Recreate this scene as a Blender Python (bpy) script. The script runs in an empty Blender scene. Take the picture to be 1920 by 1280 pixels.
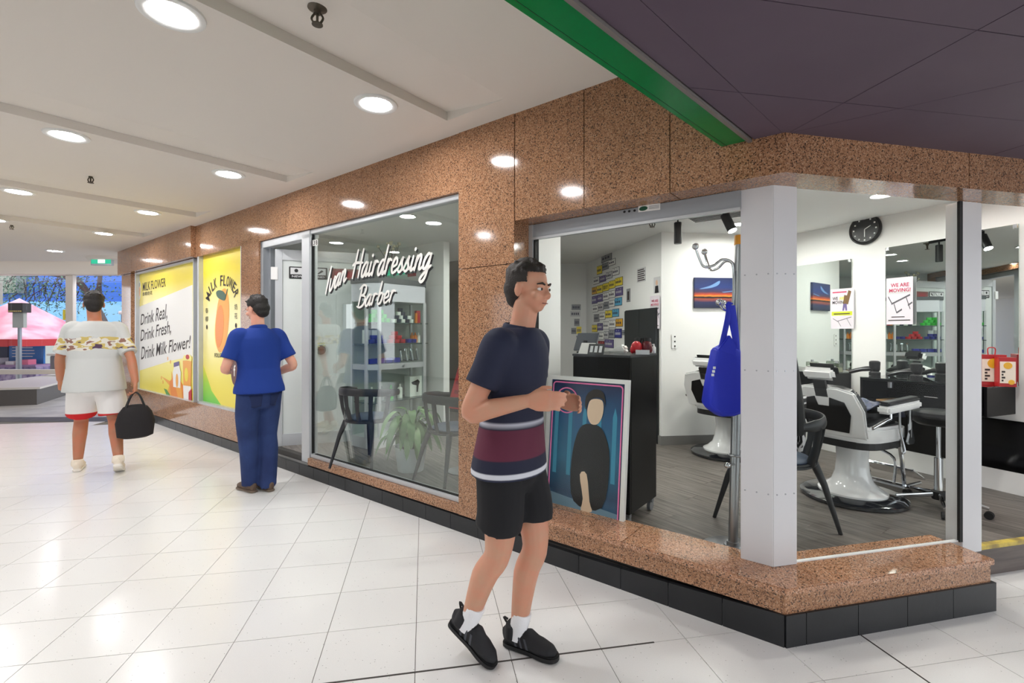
import bpy, bmesh, math, random
from mathutils import Vector, Matrix, Euler
random.seed(7)
SC = bpy.context.scene
COL = SC.collection
PI = math.pi

# ---------------------------------------------------------------- camera, world, exposure
FOC, CAMH, HOR, CX = 900.0, 1.45, 621.0, 960.0
cam_d = bpy.data.cameras.new('camera'); cam = bpy.data.objects.new('camera', cam_d); COL.objects.link(cam)
cam.location = (0, 0, CAMH); cam.rotation_euler = (PI/2, 0, 0)
cam_d.sensor_width = 36; cam_d.lens = 36*FOC/1920; cam_d.shift_y = -(640-HOR)/1920; cam_d.clip_start = 0.05
SC.camera = cam
SC.view_settings.view_transform = 'Standard'; SC.view_settings.look = 'None'
SC.view_settings.gamma = 1; SC.view_settings.use_curve_mapping = False
SC.view_settings.exposure = 0.24
W = bpy.data.worlds.new('daylight'); SC.world = W; W.use_nodes = True
W.node_tree.nodes['Background'].inputs[0].default_value = (0.93, 0.96, 1.0, 1)
W.node_tree.nodes['Background'].inputs[1].default_value = 2.0
LAMP_OUT = 120.0      # radiance of the mall downlights
LAMP_IN = 250.0       # radiance of the shop downlights

# ---------------------------------------------------------------- geometry of the place (metres)
CORNER = Vector((1.2562, 2.2081, 0))
T1, T2 = math.radians(-51.977), math.radians(76.809)
A1 = Vector((-math.sin(T1), -math.cos(T1), 0)); B1 = Vector((math.cos(T1), -math.sin(T1), 0))   # along the long shopfront, into the shop
A2 = Vector((math.sin(T2), math.cos(T2), 0)); B2 = Vector((-math.cos(T2), math.sin(T2), 0))     # along the short shopfront
R1 = math.atan2(A1.y, A1.x); R2 = math.atan2(A2.y, A2.x)
IZ = 0.18            # shop floor level
CEIL = 2.89; ICEIL = 2.56
def P1(x, y, z=0): return CORNER + A1*x + B1*y + Vector((0, 0, z))
def P2(x, y, z=0): return CORNER + A2*x + B2*y + Vector((0, 0, z))
def q1(px, py, off=0.0):     # where a sight line meets the long shopfront (x along, z up)
    k, s = (px-CX)/FOC, (HOR-py)/FOC
    d = (off + CORNER.dot(B1))/(k*B1.x+B1.y)
    return ((k*d-CORNER.x)*A1.x + (d-CORNER.y)*A1.y, CAMH+s*d)
def atz(px, py, z):
    k, s = (px-CX)/FOC, (HOR-py)/FOC
    d = (z-CAMH)/s
    return Vector((k*d, d, z))
def atd(px, py, d): return Vector(((px-CX)/FOC*d, d, CAMH+(HOR-py)/FOC*d))

# ---------------------------------------------------------------- mesh builder
class MB:
    def __init__(s): s.v = []; s.f = []; s.m = Matrix.Identity(4)
    def add(s, vs, fs):
        o = len(s.v); M = s.m
        s.v += [tuple(M @ Vector(p)) for p in vs]
        s.f += [tuple(o+i for i in f) for f in fs]; return s
    def box(s, x0, x1, y0, y1, z0, z1):
        return s.add([(x0,y0,z0),(x1,y0,z0),(x1,y1,z0),(x0,y1,z0),(x0,y0,z1),(x1,y0,z1),(x1,y1,z1),(x0,y1,z1)],
                     [(0,3,2,1),(4,5,6,7),(0,1,5,4),(1,2,6,5),(2,3,7,6),(3,0,4,7)])
    def cbox(s, c, d): return s.box(c[0]-d[0]/2,c[0]+d[0]/2,c[1]-d[1]/2,c[1]+d[1]/2,c[2]-d[2]/2,c[2]+d[2]/2)
    def prism(s, poly, z0, z1):      # polygon in x, y
        n = len(poly)
        a = sum(poly[i][0]*poly[(i+1)%n][1]-poly[(i+1)%n][0]*poly[i][1] for i in range(n))
        if a < 0: poly = poly[::-1]
        return s.add([(p[0],p[1],z0) for p in poly]+[(p[0],p[1],z1) for p in poly],
                     [tuple(range(n-1,-1,-1)), tuple(range(n,2*n))]+[(i,(i+1)%n,n+(i+1)%n,n+i) for i in range(n)])
    def flat(s, poly, y0, y1):       # polygon in x, z with thickness in y (y0 is the front, towards -y)
        n = len(poly)
        a = sum(poly[i][0]*poly[(i+1)%n][1]-poly[(i+1)%n][0]*poly[i][1] for i in range(n))
        if a < 0: poly = poly[::-1]
        return s.add([(p[0],y0,p[1]) for p in poly]+[(p[0],y1,p[1]) for p in poly],
                     [tuple(range(n)), tuple(range(2*n-1,n-1,-1))]+[(i,n+i,n+(i+1)%n,(i+1)%n) for i in range(n)])
    def tube(s, pts, r, n=10, caps=True, flat=None, closed=False):
        pts = [Vector(p) for p in pts]; k = len(pts)
        rs = r if isinstance(r, list) else [r]*k
        vs = []; up = None
        for i, p in enumerate(pts):
            if closed: t = pts[(i+1)%k]-pts[i-1]
            else: t = (pts[min(i+1,k-1)]-pts[max(i-1,0)])
            t = t.normalized() if t.length > 1e-9 else Vector((0,0,1))
            if up is None:
                up = Vector((0,0,1)) if abs(t.z) < .9 else Vector((0,1,0))
            up = (up-t*up.dot(t)); up = up.normalized() if up.length > 1e-6 else t.orthogonal().normalized()
            sd = t.cross(up)
            ra = rs[i]; ra, rb = ra if isinstance(ra, (list, tuple)) else (ra, ra)
            for j in range(n):
                a = 2*PI*j/n
                vs.append(tuple(p+sd*(math.cos(a)*ra)+up*(math.sin(a)*rb)))
        fs = []
        for i in range(k if closed else k-1):
            for j in range(n):
                a, b = i*n+j, i*n+(j+1)%n; c, d = ((i+1)%k)*n+(j+1)%n, ((i+1)%k)*n+j
                fs.append((a,d,c,b))
        if caps and not closed: fs += [tuple(range(n)), tuple(range(k*n-1,(k-1)*n-1,-1))]
        fs = [f[::-1] for f in fs]
        return s.add(vs, fs)
    def cyl(s, p0, p1, r, r1=None, n=16): return s.tube([p0, p1], [r, r if r1 is None else r1], n)
    def lathe(s, prof, n=24, c=(0,0,0), caps=True):
        vs = []; fs = []
        for r, z in prof:
            for j in range(n):
                a = 2*PI*j/n; vs.append((c[0]+r*math.cos(a), c[1]+r*math.sin(a), c[2]+z))
        k = len(prof)
        for i in range(k-1):
            for j in range(n): fs.append((i*n+j, i*n+(j+1)%n, (i+1)*n+(j+1)%n, (i+1)*n+j))
        if caps and prof[0][0] > 1e-6: fs.append(tuple(range(n-1,-1,-1)))
        if caps and prof[-1][0] > 1e-6: fs.append(tuple(range((k-1)*n, k*n)))
        return s.add(vs, fs)
    def ell(s, c, r, n=16, m=10):
        if not isinstance(r, (list, tuple)): r = (r, r, r)
        vs = [(c[0],c[1],c[2]-r[2])]; fs = []
        for i in range(1, m):
            t = -PI/2+PI*i/m
            for j in range(n):
                a = 2*PI*j/n; vs.append((c[0]+r[0]*math.cos(t)*math.cos(a), c[1]+r[1]*math.cos(t)*math.sin(a), c[2]+r[2]*math.sin(t)))
        vs.append((c[0],c[1],c[2]+r[2])); L = len(vs)-1
        for j in range(n):
            fs.append((0, 1+(j+1)%n, 1+j)); fs.append((L, L-n+j, L-n+(j+1)%n))
            for i in range(m-2):
                fs.append((1+i*n+j, 1+i*n+(j+1)%n, 1+(i+1)*n+(j+1)%n, 1+(i+1)*n+j))
        return s.add(vs, fs)
    def rings(s, rs, n=24):          # loft of ellipses: (cx, cy, z, rx, ry)
        vs = []; fs = []
        for cx, cy, z, rx, ry in rs:
            for j in range(n):
                a = 2*PI*j/n; vs.append((cx+rx*math.cos(a), cy+ry*math.sin(a), z))
        k = len(rs)
        for i in range(k-1):
            for j in range(n): fs.append((i*n+j, i*n+(j+1)%n, (i+1)*n+(j+1)%n, (i+1)*n+j))
        fs += [tuple(range(n-1,-1,-1)), tuple(range((k-1)*n, k*n))]
        return s.add(vs, fs)
    def mesh(s, name):
        me = bpy.data.meshes.new(name); me.from_pydata(s.v, [], s.f); me.update(); return me
    def build(s, name, mat, parent=None, smooth=False, bevel=0.0, loc=None, rotz=0.0):
        me = s.mesh(name)
        if bevel:
            bm = bmesh.new(); bm.from_mesh(me)
            es = [e for e in bm.edges if len(e.link_faces) == 2 and e.calc_face_angle(0) > .6]
            bmesh.ops.bevel(bm, geom=es, offset=bevel, segments=2, affect='EDGES', clamp_overlap=True)
            bm.to_mesh(me); bm.free(); smooth = True
        if smooth:
            me.shade_smooth(); me.set_sharp_from_angle(angle=0.75)
        if mat: me.materials.append(mat)
        return link(name, me, parent, loc, rotz)
def link(name, me, parent=None, loc=None, rotz=0.0):
    o = bpy.data.objects.new(name, me); COL.objects.link(o)
    if parent: o.parent = parent
    if loc is not None: o.location = loc
    o.rotation_euler = (0, 0, rotz)
    return o
def B(*a): return MB().box(*a)
def tag(o, label, cat, group=None, kind=None):
    if label: o['label'] = label
    if cat: o['category'] = cat
    if group: o['group'] = group
    if kind: o['kind'] = kind
    return o
def thing(name, label, cat, loc=(0,0,0), rotz=0.0, group=None):
    o = bpy.data.objects.new(name, None); COL.objects.link(o); o.empty_display_size = .1
    o.location = loc; o.rotation_euler = (0, 0, rotz)
    return tag(o, label, cat, group)
def struct(o, label=None, cat=None):
    o['kind'] = 'structure'
    return tag(o, label, cat)
def dup(root, loc, rotz=None, label=None, parent=None):
    c = root.copy(); COL.objects.link(c)
    if parent: c.parent = parent
    if loc is not None: c.location = loc
    if rotz is not None: c.rotation_euler = (0, 0, rotz)
    if label: c['label'] = label
    for ch in list(root.children): dup(ch, None, None, None, c)
    return c
def smoothline(pts, n=6, closed=False):
    pts = [Vector(p) if len(p) == 3 else Vector((p[0], p[1], 0)) for p in pts]; out = []; k = len(pts)
    for i in range(k if closed else k-1):
        if closed: p0, p1, p2, p3 = pts[i-1], pts[i], pts[(i+1)%k], pts[(i+2)%k]
        else: p0, p1, p2, p3 = pts[max(i-1,0)], pts[i], pts[i+1], pts[min(i+2,k-1)]
        for j in range(n):
            t = j/n
            out.append(0.5*((2*p1)+(p2-p0)*t+(2*p0-5*p1+4*p2-p3)*t*t+(3*p1-p0-3*p2+p3)*t**3))
    if not closed: out.append(pts[-1])
    return out
def text_pts(body, shear=0.0, bold=0.0):
    cu = bpy.data.curves.new('txt', 'FONT'); cu.body = body; cu.resolution_u = 3; cu.shear = shear; cu.offset = bold
    ob = bpy.data.objects.new('txt', cu); COL.objects.link(ob)
    dg = bpy.context.evaluated_depsgraph_get(); me = ob.evaluated_get(dg).to_mesh()
    vs = [(v.co.x, v.co.y) for v in me.vertices]; fs = [tuple(p.vertices) for p in me.polygons]
    ob.evaluated_get(dg).to_mesh_clear(); bpy.data.objects.remove(ob); bpy.data.curves.remove(cu)
    return vs, fs
def text(mb, body, x0, x1, z0, z1, y, shear=0.0, bold=0.0, fn=None):
    vs, fs = text_pts(body, shear, bold)
    if not vs: return mb
    a0, a1 = min(v[0] for v in vs), max(v[0] for v in vs); b0, b1 = min(v[1] for v in vs), max(v[1] for v in vs)
    out = []
    for u, w in vs:
        tx, tz = (u-a0)/(a1-a0), (w-b0)/max(b1-b0, 1e-6)
        if fn: out.append(fn(tx, tz, y))
        else: out.append((x0+(x1-x0)*tx, y, z0+(z1-z0)*tz))
    return mb.add(out, fs)
def baked(mb, name, mat, parent, voxel, smooth=4, fac=.5):
    me = mb.mesh(name+'_raw'); o = bpy.data.objects.new(name, me); COL.objects.link(o)
    r = o.modifiers.new('r', 'REMESH'); r.mode = 'VOXEL'; r.voxel_size = voxel; r.use_smooth_shade = True
    if smooth:
        m = o.modifiers.new('s', 'SMOOTH'); m.iterations = smooth; m.factor = fac
    dg = bpy.context.evaluated_depsgraph_get()
    nm = bpy.data.meshes.new_from_object(o.evaluated_get(dg)); nm.name = name
    bpy.data.objects.remove(o); bpy.data.meshes.remove(me)
    nm.materials.clear(); nm.materials.append(mat); nm.shade_smooth()
    return link(name, nm, parent)

# ---------------------------------------------------------------- materials
def lin(c): return tuple(((x/255)/12.92 if x/255 <= .04045 else ((x/255+.055)/1.055)**2.4) for x in c[:3])+(1,)
def mat(name, c, rough=.5, metal=0.0, noise=None, bump=0.0, bscale=200, coat=0.0, spec=.5, emit=None, estr=0.0, stretch=None):
    m = bpy.data.materials.new(name); m.use_nodes = True; nt = m.node_tree; b = nt.nodes['Principled BSDF']
    b.inputs['Base Color'].default_value = lin(c); b.inputs['Roughness'].default_value = rough; b.inputs['Metallic'].default_value = metal
    b.inputs['Coat Weight'].default_value = coat; b.inputs['Coat Roughness'].default_value = .05
    b.inputs['Specular IOR Level'].default_value = spec
    if emit: b.inputs['Emission Color'].default_value = lin(emit); b.inputs['Emission Strength'].default_value = estr
    if noise:      # (second colour, scale)
        tc = nt.nodes.new('ShaderNodeTexCoord'); mp = nt.nodes.new('ShaderNodeMapping'); nt.links.new(tc.outputs['Object'], mp.inputs[0])
        if stretch: mp.inputs['Scale'].default_value = stretch
        n = nt.nodes.new('ShaderNodeTexNoise'); n.inputs['Scale'].default_value = noise[1]; n.inputs['Detail'].default_value = 5
        mx = nt.nodes.new('ShaderNodeMix'); mx.data_type = 'RGBA'; mx.inputs[6].default_value = lin(c); mx.inputs[7].default_value = lin(noise[0])
        rp = nt.nodes.new('ShaderNodeValToRGB'); rp.color_ramp.elements[0].position = .35; rp.color_ramp.elements[1].position = .65
        nt.links.new(mp.outputs[0], n.inputs[0]); nt.links.new(n.outputs[0], rp.inputs[0]); nt.links.new(rp.outputs[0], mx.inputs[0]); nt.links.new(mx.outputs[2], b.inputs['Base Color'])
    if bump:
        n2 = nt.nodes.new('ShaderNodeTexNoise'); n2.inputs['Scale'].default_value = bscale; n2.inputs['Detail'].default_value = 3
        tc2 = nt.nodes.new('ShaderNodeTexCoord'); nt.links.new(tc2.outputs['Object'], n2.inputs[0])
        bp = nt.nodes.new('ShaderNodeBump'); bp.inputs['Strength'].default_value = bump; bp.inputs['Distance'].default_value = .01
        nt.links.new(n2.outputs[0], bp.inputs['Height']); nt.links.new(bp.outputs[0], b.inputs['Normal'])
    return m
def granite(name, cols, scale, rough):
    m = bpy.data.materials.new(name); m.use_nodes = True; nt = m.node_tree; b = nt.nodes['Principled BSDF']
    g = nt.nodes.new('ShaderNodeNewGeometry')
    v = nt.nodes.new('ShaderNodeTexVoronoi'); v.inputs['Scale'].default_value = scale; nt.links.new(g.outputs['Position'], v.inputs['Vector'])
    sp = nt.nodes.new('ShaderNodeSeparateColor'); nt.links.new(v.outputs['Color'], sp.inputs[0])
    rp = nt.nodes.new('ShaderNodeValToRGB'); cr = rp.color_ramp; cr.interpolation = 'CONSTANT'
    cr.elements[0].position = 0; cr.elements[0].color = lin(cols[0][1]); cr.elements[1].position = cols[1][0]; cr.elements[1].color = lin(cols[1][1])
    for p, c in cols[2:]:
        e = cr.elements.new(p); e.color = lin(c)
    nt.links.new(sp.outputs[0], rp.inputs[0])
    n = nt.nodes.new('ShaderNodeTexNoise'); n.inputs['Scale'].default_value = 1.6; n.inputs['Detail'].default_value = 4; nt.links.new(g.outputs['Position'], n.inputs['Vector'])
    mr = nt.nodes.new('ShaderNodeMapRange'); mr.inputs[1].default_value = .3; mr.inputs[2].default_value = .7; mr.inputs[3].default_value = .86; mr.inputs[4].default_value = 1.1
    nt.links.new(n.outputs[0], mr.inputs[0])
    mx = nt.nodes.new('ShaderNodeVectorMath'); mx.operation = 'SCALE'; nt.links.new(rp.outputs[0], mx.inputs[0]); nt.links.new(mr.outputs[0], mx.inputs['Scale'])
    nt.links.new(mx.outputs[0], b.inputs['Base Color']); b.inputs['Roughness'].default_value = rough
    return m
def terrazzo(name, base, chip, rough):
    m = bpy.data.materials.new(name); m.use_nodes = True; nt = m.node_tree; b = nt.nodes['Principled BSDF']
    g = nt.nodes.new('ShaderNodeNewGeometry')
    v = nt.nodes.new('ShaderNodeTexVoronoi'); v.inputs['Scale'].default_value = 55; nt.links.new(g.outputs['Position'], v.inputs['Vector'])
    rp = nt.nodes.new('ShaderNodeValToRGB'); cr = rp.color_ramp
    cr.elements[0].position = .06; cr.elements[0].color = lin(chip); cr.elements[1].position = .12; cr.elements[1].color = (1,1,1,1)
    sp = nt.nodes.new('ShaderNodeSeparateColor'); nt.links.new(v.outputs['Color'], sp.inputs[0])
    gt = nt.nodes.new('ShaderNodeMath'); gt.operation = 'GREATER_THAN'; gt.inputs[1].default_value = .72; nt.links.new(sp.outputs[0], gt.inputs[0])
    mu = nt.nodes.new('ShaderNodeMath'); mu.operation = 'MAXIMUM'
    iv = nt.nodes.new('ShaderNodeMath'); iv.operation = 'SUBTRACT'; iv.inputs[0].default_value = 1; nt.links.new(gt.outputs[0], iv.inputs[1])
    ad = nt.nodes.new('ShaderNodeMath'); ad.operation = 'MULTIPLY_ADD'; ad.inputs[1].default_value = 1; nt.links.new(v.outputs['Distance'], ad.inputs[0]); nt.links.new(iv.outputs[0], ad.inputs[2])
    nt.links.new(ad.outputs[0], rp.inputs[0])
    n = nt.nodes.new('ShaderNodeTexNoise'); n.inputs['Scale'].default_value = 260; nt.links.new(g.outputs['Position'], n.inputs['Vector'])
    mr = nt.nodes.new('ShaderNodeMapRange'); mr.inputs[1].default_value = .3; mr.inputs[2].default_value = .7; mr.inputs[3].default_value = .955; mr.inputs[4].default_value = 1.0; nt.links.new(n.outputs[0], mr.inputs[0])
    mx = nt.nodes.new('ShaderNodeMix'); mx.data_type = 'RGBA'; mx.blend_type = 'MULTIPLY'; mx.inputs[0].default_value = 1; mx.inputs[6].default_value = lin(base)
    nt.links.new(rp.outputs[0], mx.inputs[7])
    sc = nt.nodes.new('ShaderNodeVectorMath'); sc.operation = 'SCALE'; nt.links.new(mx.outputs[2], sc.inputs[0]); nt.links.new(mr.outputs[0], sc.inputs['Scale'])
    nt.links.new(sc.outputs[0], b.inputs['Base Color']); b.inputs['Roughness'].default_value = rough
    return m
def glass(name, tint=(1,1,1), refl=1.0, clear=.96):
    m = bpy.data.materials.new(name); m.use_nodes = True; nt = m.node_tree; nt.nodes.remove(nt.nodes['Principled BSDF'])
    t = nt.nodes.new('ShaderNodeBsdfTransparent'); t.inputs[0].default_value = (tint[0]*clear, tint[1]*clear, tint[2]*clear, 1)
    g = nt.nodes.new('ShaderNodeBsdfGlossy'); g.inputs['Roughness'].default_value = 0.0
    lw = nt.nodes.new('ShaderNodeLayerWeight'); lw.inputs[0].default_value = .5
    pw = nt.nodes.new('ShaderNodeMath'); pw.operation = 'POWER'; pw.inputs[1].default_value = 5; nt.links.new(lw.outputs['Facing'], pw.inputs[0])
    mu = nt.nodes.new('ShaderNodeMath'); mu.operation = 'MULTIPLY_ADD'; mu.inputs[1].default_value = .96*refl; mu.inputs[2].default_value = .04*refl; mu.use_clamp = True; nt.links.new(pw.outputs[0], mu.inputs[0])
    mx = nt.nodes.new('ShaderNodeMixShader'); nt.links.new(mu.outputs[0], mx.inputs[0]); nt.links.new(t.outputs[0], mx.inputs[1]); nt.links.new(g.outputs[0], mx.inputs[2])
    nt.links.new(mx.outputs[0], nt.nodes['Material Output'].inputs[0])
    return m
def glow(name, c, strength):
    m = bpy.data.materials.new(name); m.use_nodes = True; nt = m.node_tree; nt.nodes.remove(nt.nodes['Principled BSDF'])
    e = nt.nodes.new('ShaderNodeEmission'); e.inputs[0].default_value = lin(c); e.inputs[1].default_value = strength
    nt.links.new(e.outputs[0], nt.nodes['Material Output'].inputs[0]); return m
def wood(name, c0, c1):
    m = bpy.data.materials.new(name); m.use_nodes = True; nt = m.node_tree; b = nt.nodes['Principled BSDF']
    tc = nt.nodes.new('ShaderNodeTexCoord'); mp = nt.nodes.new('ShaderNodeMapping'); mp.inputs['Scale'].default_value = (1.6, 26, 20)
    oi = nt.nodes.new('ShaderNodeObjectInfo'); va = nt.nodes.new('ShaderNodeVectorMath'); va.operation = 'SCALE'
    cb = nt.nodes.new('ShaderNodeCombineXYZ'); nt.links.new(oi.outputs['Random'], cb.inputs[0]); nt.links.new(oi.outputs['Random'], cb.inputs[1]); nt.links.new(cb.outputs[0], va.inputs[0]); va.inputs['Scale'].default_value = 50
    nt.links.new(va.outputs[0], mp.inputs['Location']); nt.links.new(tc.outputs['Object'], mp.inputs[0])
    n = nt.nodes.new('ShaderNodeTexNoise'); n.inputs['Scale'].default_value = 1.5; n.inputs['Detail'].default_value = 7; n.inputs['Roughness'].default_value = .65; nt.links.new(mp.outputs[0], n.inputs[0])
    rp = nt.nodes.new('ShaderNodeValToRGB'); rp.color_ramp.elements[0].position = .35; rp.color_ramp.elements[0].color = lin(c0); rp.color_ramp.elements[1].position = .66; rp.color_ramp.elements[1].color = lin(c1)
    nt.links.new(n.outputs[0], rp.inputs[0])
    mr = nt.nodes.new('ShaderNodeMapRange'); mr.inputs[3].default_value = .85; mr.inputs[4].default_value = 1.15; nt.links.new(oi.outputs['Random'], mr.inputs[0])
    sc = nt.nodes.new('ShaderNodeVectorMath'); sc.operation = 'SCALE'; nt.links.new(rp.outputs[0], sc.inputs[0]); nt.links.new(mr.outputs[0], sc.inputs['Scale'])
    nt.links.new(sc.outputs[0], b.inputs['Base Color']); b.inputs['Roughness'].default_value = .38
    return m
def bands(name, stops, axis=2, rough=.5, wob=0.0, wscale=5.0):      # printed colour bands along an object axis
    m = bpy.data.materials.new(name); m.use_nodes = True; nt = m.node_tree; b = nt.nodes['Principled BSDF']
    tc = nt.nodes.new('ShaderNodeTexCoord'); sp = nt.nodes.new('ShaderNodeSeparateXYZ'); nt.links.new(tc.outputs['Object'], sp.inputs[0])
    src = sp.outputs[axis]
    if wob:
        n = nt.nodes.new('ShaderNodeTexNoise'); n.inputs['Scale'].default_value = wscale; n.inputs['Detail'].default_value = 4; nt.links.new(tc.outputs['Object'], n.inputs[0])
        ma = nt.nodes.new('ShaderNodeMath'); ma.operation = 'MULTIPLY_ADD'; ma.inputs[1].default_value = wob; nt.links.new(n.outputs[0], ma.inputs[0]); nt.links.new(src, ma.inputs[2]); src = ma.outputs[0]
    lo, hi = stops[0][0], stops[-1][0]
    mr = nt.nodes.new('ShaderNodeMapRange'); mr.inputs[1].default_value = lo; mr.inputs[2].default_value = hi; nt.links.new(src, mr.inputs[0])
    rp = nt.nodes.new('ShaderNodeValToRGB'); cr = rp.color_ramp
    cr.elements[0].position = 0; cr.elements[0].color = lin(stops[0][1]); cr.elements[1].position = 1; cr.elements[1].color = lin(stops[-1][1])
    for p, c in stops[1:-1]:
        e = cr.elements.new((p-lo)/(hi-lo)); e.color = lin(c)
    nt.links.new(mr.outputs[0], rp.inputs[0]); nt.links.new(rp.outputs[0], b.inputs['Base Color']); b.inputs['Roughness'].default_value = rough
    return m

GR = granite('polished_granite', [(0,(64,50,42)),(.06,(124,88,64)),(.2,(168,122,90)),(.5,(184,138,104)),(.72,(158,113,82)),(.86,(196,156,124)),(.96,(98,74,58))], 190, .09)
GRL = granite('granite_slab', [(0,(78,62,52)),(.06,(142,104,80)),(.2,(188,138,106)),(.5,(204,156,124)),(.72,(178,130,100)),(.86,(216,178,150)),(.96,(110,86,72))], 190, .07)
TZ = terrazzo('white_terrazzo', (238,237,235), (120,118,114), .2)
GROUT = mat('grout', (120,116,110), .9)
BASE = mat('black_stone_tile', (28,30,33), .4, noise=((38,40,43), 3), bump=.05, bscale=40)
BGROUT = mat('tile_joint', (120,120,118), .9)
CEILM = mat('ceiling_paint', (230,223,215), .85, bump=.02, bscale=30)
ALU = mat('aluminium', (196,199,202), .35, .35)
ALUD = mat('grey_frame', (160,165,170), .4, .2)
WHITEP = mat('white_paint', (236,236,234), .6, bump=.02, bscale=60)
SCEIL = mat('shop_ceiling_paint', (236,236,234), .8)
WHITEC = mat('white_column_paint', (222,222,224), .35)
PURP = mat('dark_soffit_paint', (90,75,90), .55, noise=((96,81,95), 2), bump=.03, bscale=12)
GREEN = mat('green_gloss_panel', (0,124,60), .22, spec=.3)
TRIM = mat('grey_trim', (130,124,120), .5, .3)
GLASS = glass('clear_glass', (.98,1,.99), .12, .99)
GLASSW = glass('shop_window_glass', (.95,1,.98), 2.6, .96)
MIRROR = mat('mirror_silver', (226,234,230), .0, 1.0)
BLACK = mat('black_laminate', (11,11,13), .3, spec=.15)
BLACKM = mat('black_plastic', (22,22,24), .45)
BLACKS = mat('black_leather', (12,12,14), .3, spec=.3, bump=.1, bscale=90)
RUB = mat('black_rubber', (18,18,18), .7)
CHROME = mat('chrome', (214,216,220), .12, 1.0)
STEEL = mat('brushed_steel', (176,178,182), .28, 1.0)
ENAMEL = mat('white_enamel', (240,240,240), .15, coat=.6)
WHITE = mat('white_print', (244,243,240), .6)
INK = mat('dark_ink', (52,42,40), .6)
INKB = mat('black_ink', (24,24,26), .5)
YEL = mat('yellow_print', (250,226,60), .35)
YEL2 = mat('yellow_print_light', (252,240,130), .35)
ORANGE = mat('orange_print', (246,170,60), .35)
ORANGE2 = mat('deep_orange_print', (240,140,40), .35)
GREENP = mat('green_print', (84,150,60), .4)
LEAFP = mat('leaf_print', (62,96,74), .4)
RED = mat('red_print', (196,28,40), .4)
REDD = mat('dark_red_print', (150,20,28), .45)
PINK = mat('pink_print', (236,120,150), .4)
GOLD = mat('gold_print', (226,170,40), .4)
BLUE = mat('blue_print', (36,44,140), .4)
LBLUE = mat('light_blue_print', (90,180,220), .4)
GREY = mat('grey_print', (150,152,155), .5)
LGREY = mat('light_grey_print', (206,206,208), .5)
VIOLET = mat('violet_print', (110,96,150), .5)
LIME = mat('lime_plastic', (40,190,50), .3)
LED = glow('lamp_diffuser', (252,251,252), LAMP_OUT)
LEDS = glow('added_lamp_diffuser', (252,251,252), 110.0)  # glow of the added soffit lamps
LEDI = glow('shop_lamp_diffuser', (255,252,246), LAMP_IN)
class Frame:          # a vertical plane: x along it to the right, y into it, z up
    def __init__(s, o, xd):
        s.o = Vector((o[0], o[1], 0)); s.x = Vector((xd[0], xd[1], 0)).normalized(); s.y = Vector((-s.x.y, s.x.x, 0)); s.r = math.atan2(s.x.y, s.x.x)
    def P(s, x, y=0, z=0): return s.o + s.x*x + s.y*y + Vector((0, 0, z))
    def q(s, px, py, off=0.0):
        k, t = (px-CX)/FOC, (HOR-py)/FOC
        d = (off + s.o.dot(s.y))/(k*s.y.x+s.y.y)
        w = Vector((k*d, d, 0))-s.o
        return (w.dot(s.x), CAMH+t*d)
    def loc(s, p): w = Vector((p[0], p[1], 0))-s.o; return (w.dot(s.x), w.dot(s.y))
F1 = Frame(CORNER, A1); F2 = Frame(CORNER, A2)
FM = Frame((3.95, 3.71), (.375, -.927))        # mirror wall
FB = Frame((1.67, 5.366), (.9925, .122))       # back wall
FL = Frame((1.67, 5.366), (.1805, -.9836))     # wall of number plates
def sroot(name, F=None, x=0, y=0, z=0):
    o = bpy.data.objects.new(name, None); COL.objects.link(o); o.empty_display_size = .1
    if F: o.location = F.P(x, y, z); o.rotation_euler = (0, 0, F.r)
    return struct(o)

# ================================================================ mall floor
fl = struct(MB().box(-22, 9, -9, 12, -.06, -.004).build('floor', GROUT))
GA = math.radians(10.4); E1 = Vector((-math.sin(GA), math.cos(GA), 0)); E2 = Vector((math.cos(GA), math.sin(GA), 0))
GO = Vector((-.4127, 2.042, 0)); TW, TD = .4174, .355
cells = []
for i in range(-40, 14):
    for j in range(-10, 24):
        c = GO + E2*((i+.5)*TW) + E1*((j+.5)*TD)
        if c.y > 7.6: continue
        a, b = F1.loc(c); a2, b2 = F2.loc(c)
        if b > .34 and (b2 > .34 or a < -1.2): continue
        px = CX+FOC*c.x/max(c.y, .3)
        if c.x < -11 or c.y < -1.5 or px > 2250 and c.x > 4: continue
        cells.append(((0 if -120 < px < 2040 and c.y > .95 else 50)+c.y+abs(c.x)*.25, i, j, c))
cells.sort(key=lambda t: t[0])
tg = .0016
tile_me = MB().box(-TW/2+tg, TW/2-tg, -TD/2+tg, TD/2-tg, -.02, 0).mesh('floor_tile'); tile_me.materials.append(TZ)
tr = math.atan2(E2.y, E2.x)
rest = MB()
for n, (s_, i, j, c) in enumerate(cells):
    if n < 296:
        o = link('floor_tile', tile_me, fl, c, tr)
    else:
        rest.m = Matrix.Translation(c) @ Matrix.Rotation(tr, 4, 'Z'); rest.box(-TW/2+tg, TW/2-tg, -TD/2+tg, TD/2-tg, -.02, 0)
o = rest.build('floor_tiles_beyond', TZ, fl); o['kind'] = 'stuff'
# two dark expansion joints in the terrazzo
JNT = mat('joint_rubber', (70, 66, 62), .8)
def joint(p, q, w, nm='expansion_joint'):
    p = Vector(p); q = Vector(q); d = (q-p).normalized(); n = Vector((-d.y, d.x, 0))*w
    MB().prism([(p-n)[:2], (q-n)[:2], (q+n)[:2], (p+n)[:2]], -.01, .0012).build(nm, JNT, fl)
joint(GO-E2*6*TW, GO+E2*2.62*TW, .0042)
joint(GO+E2*(5*TW+.003)-E1*2.0, GO+E2*(5*TW+.003)+E1*.62, .003)
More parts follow.
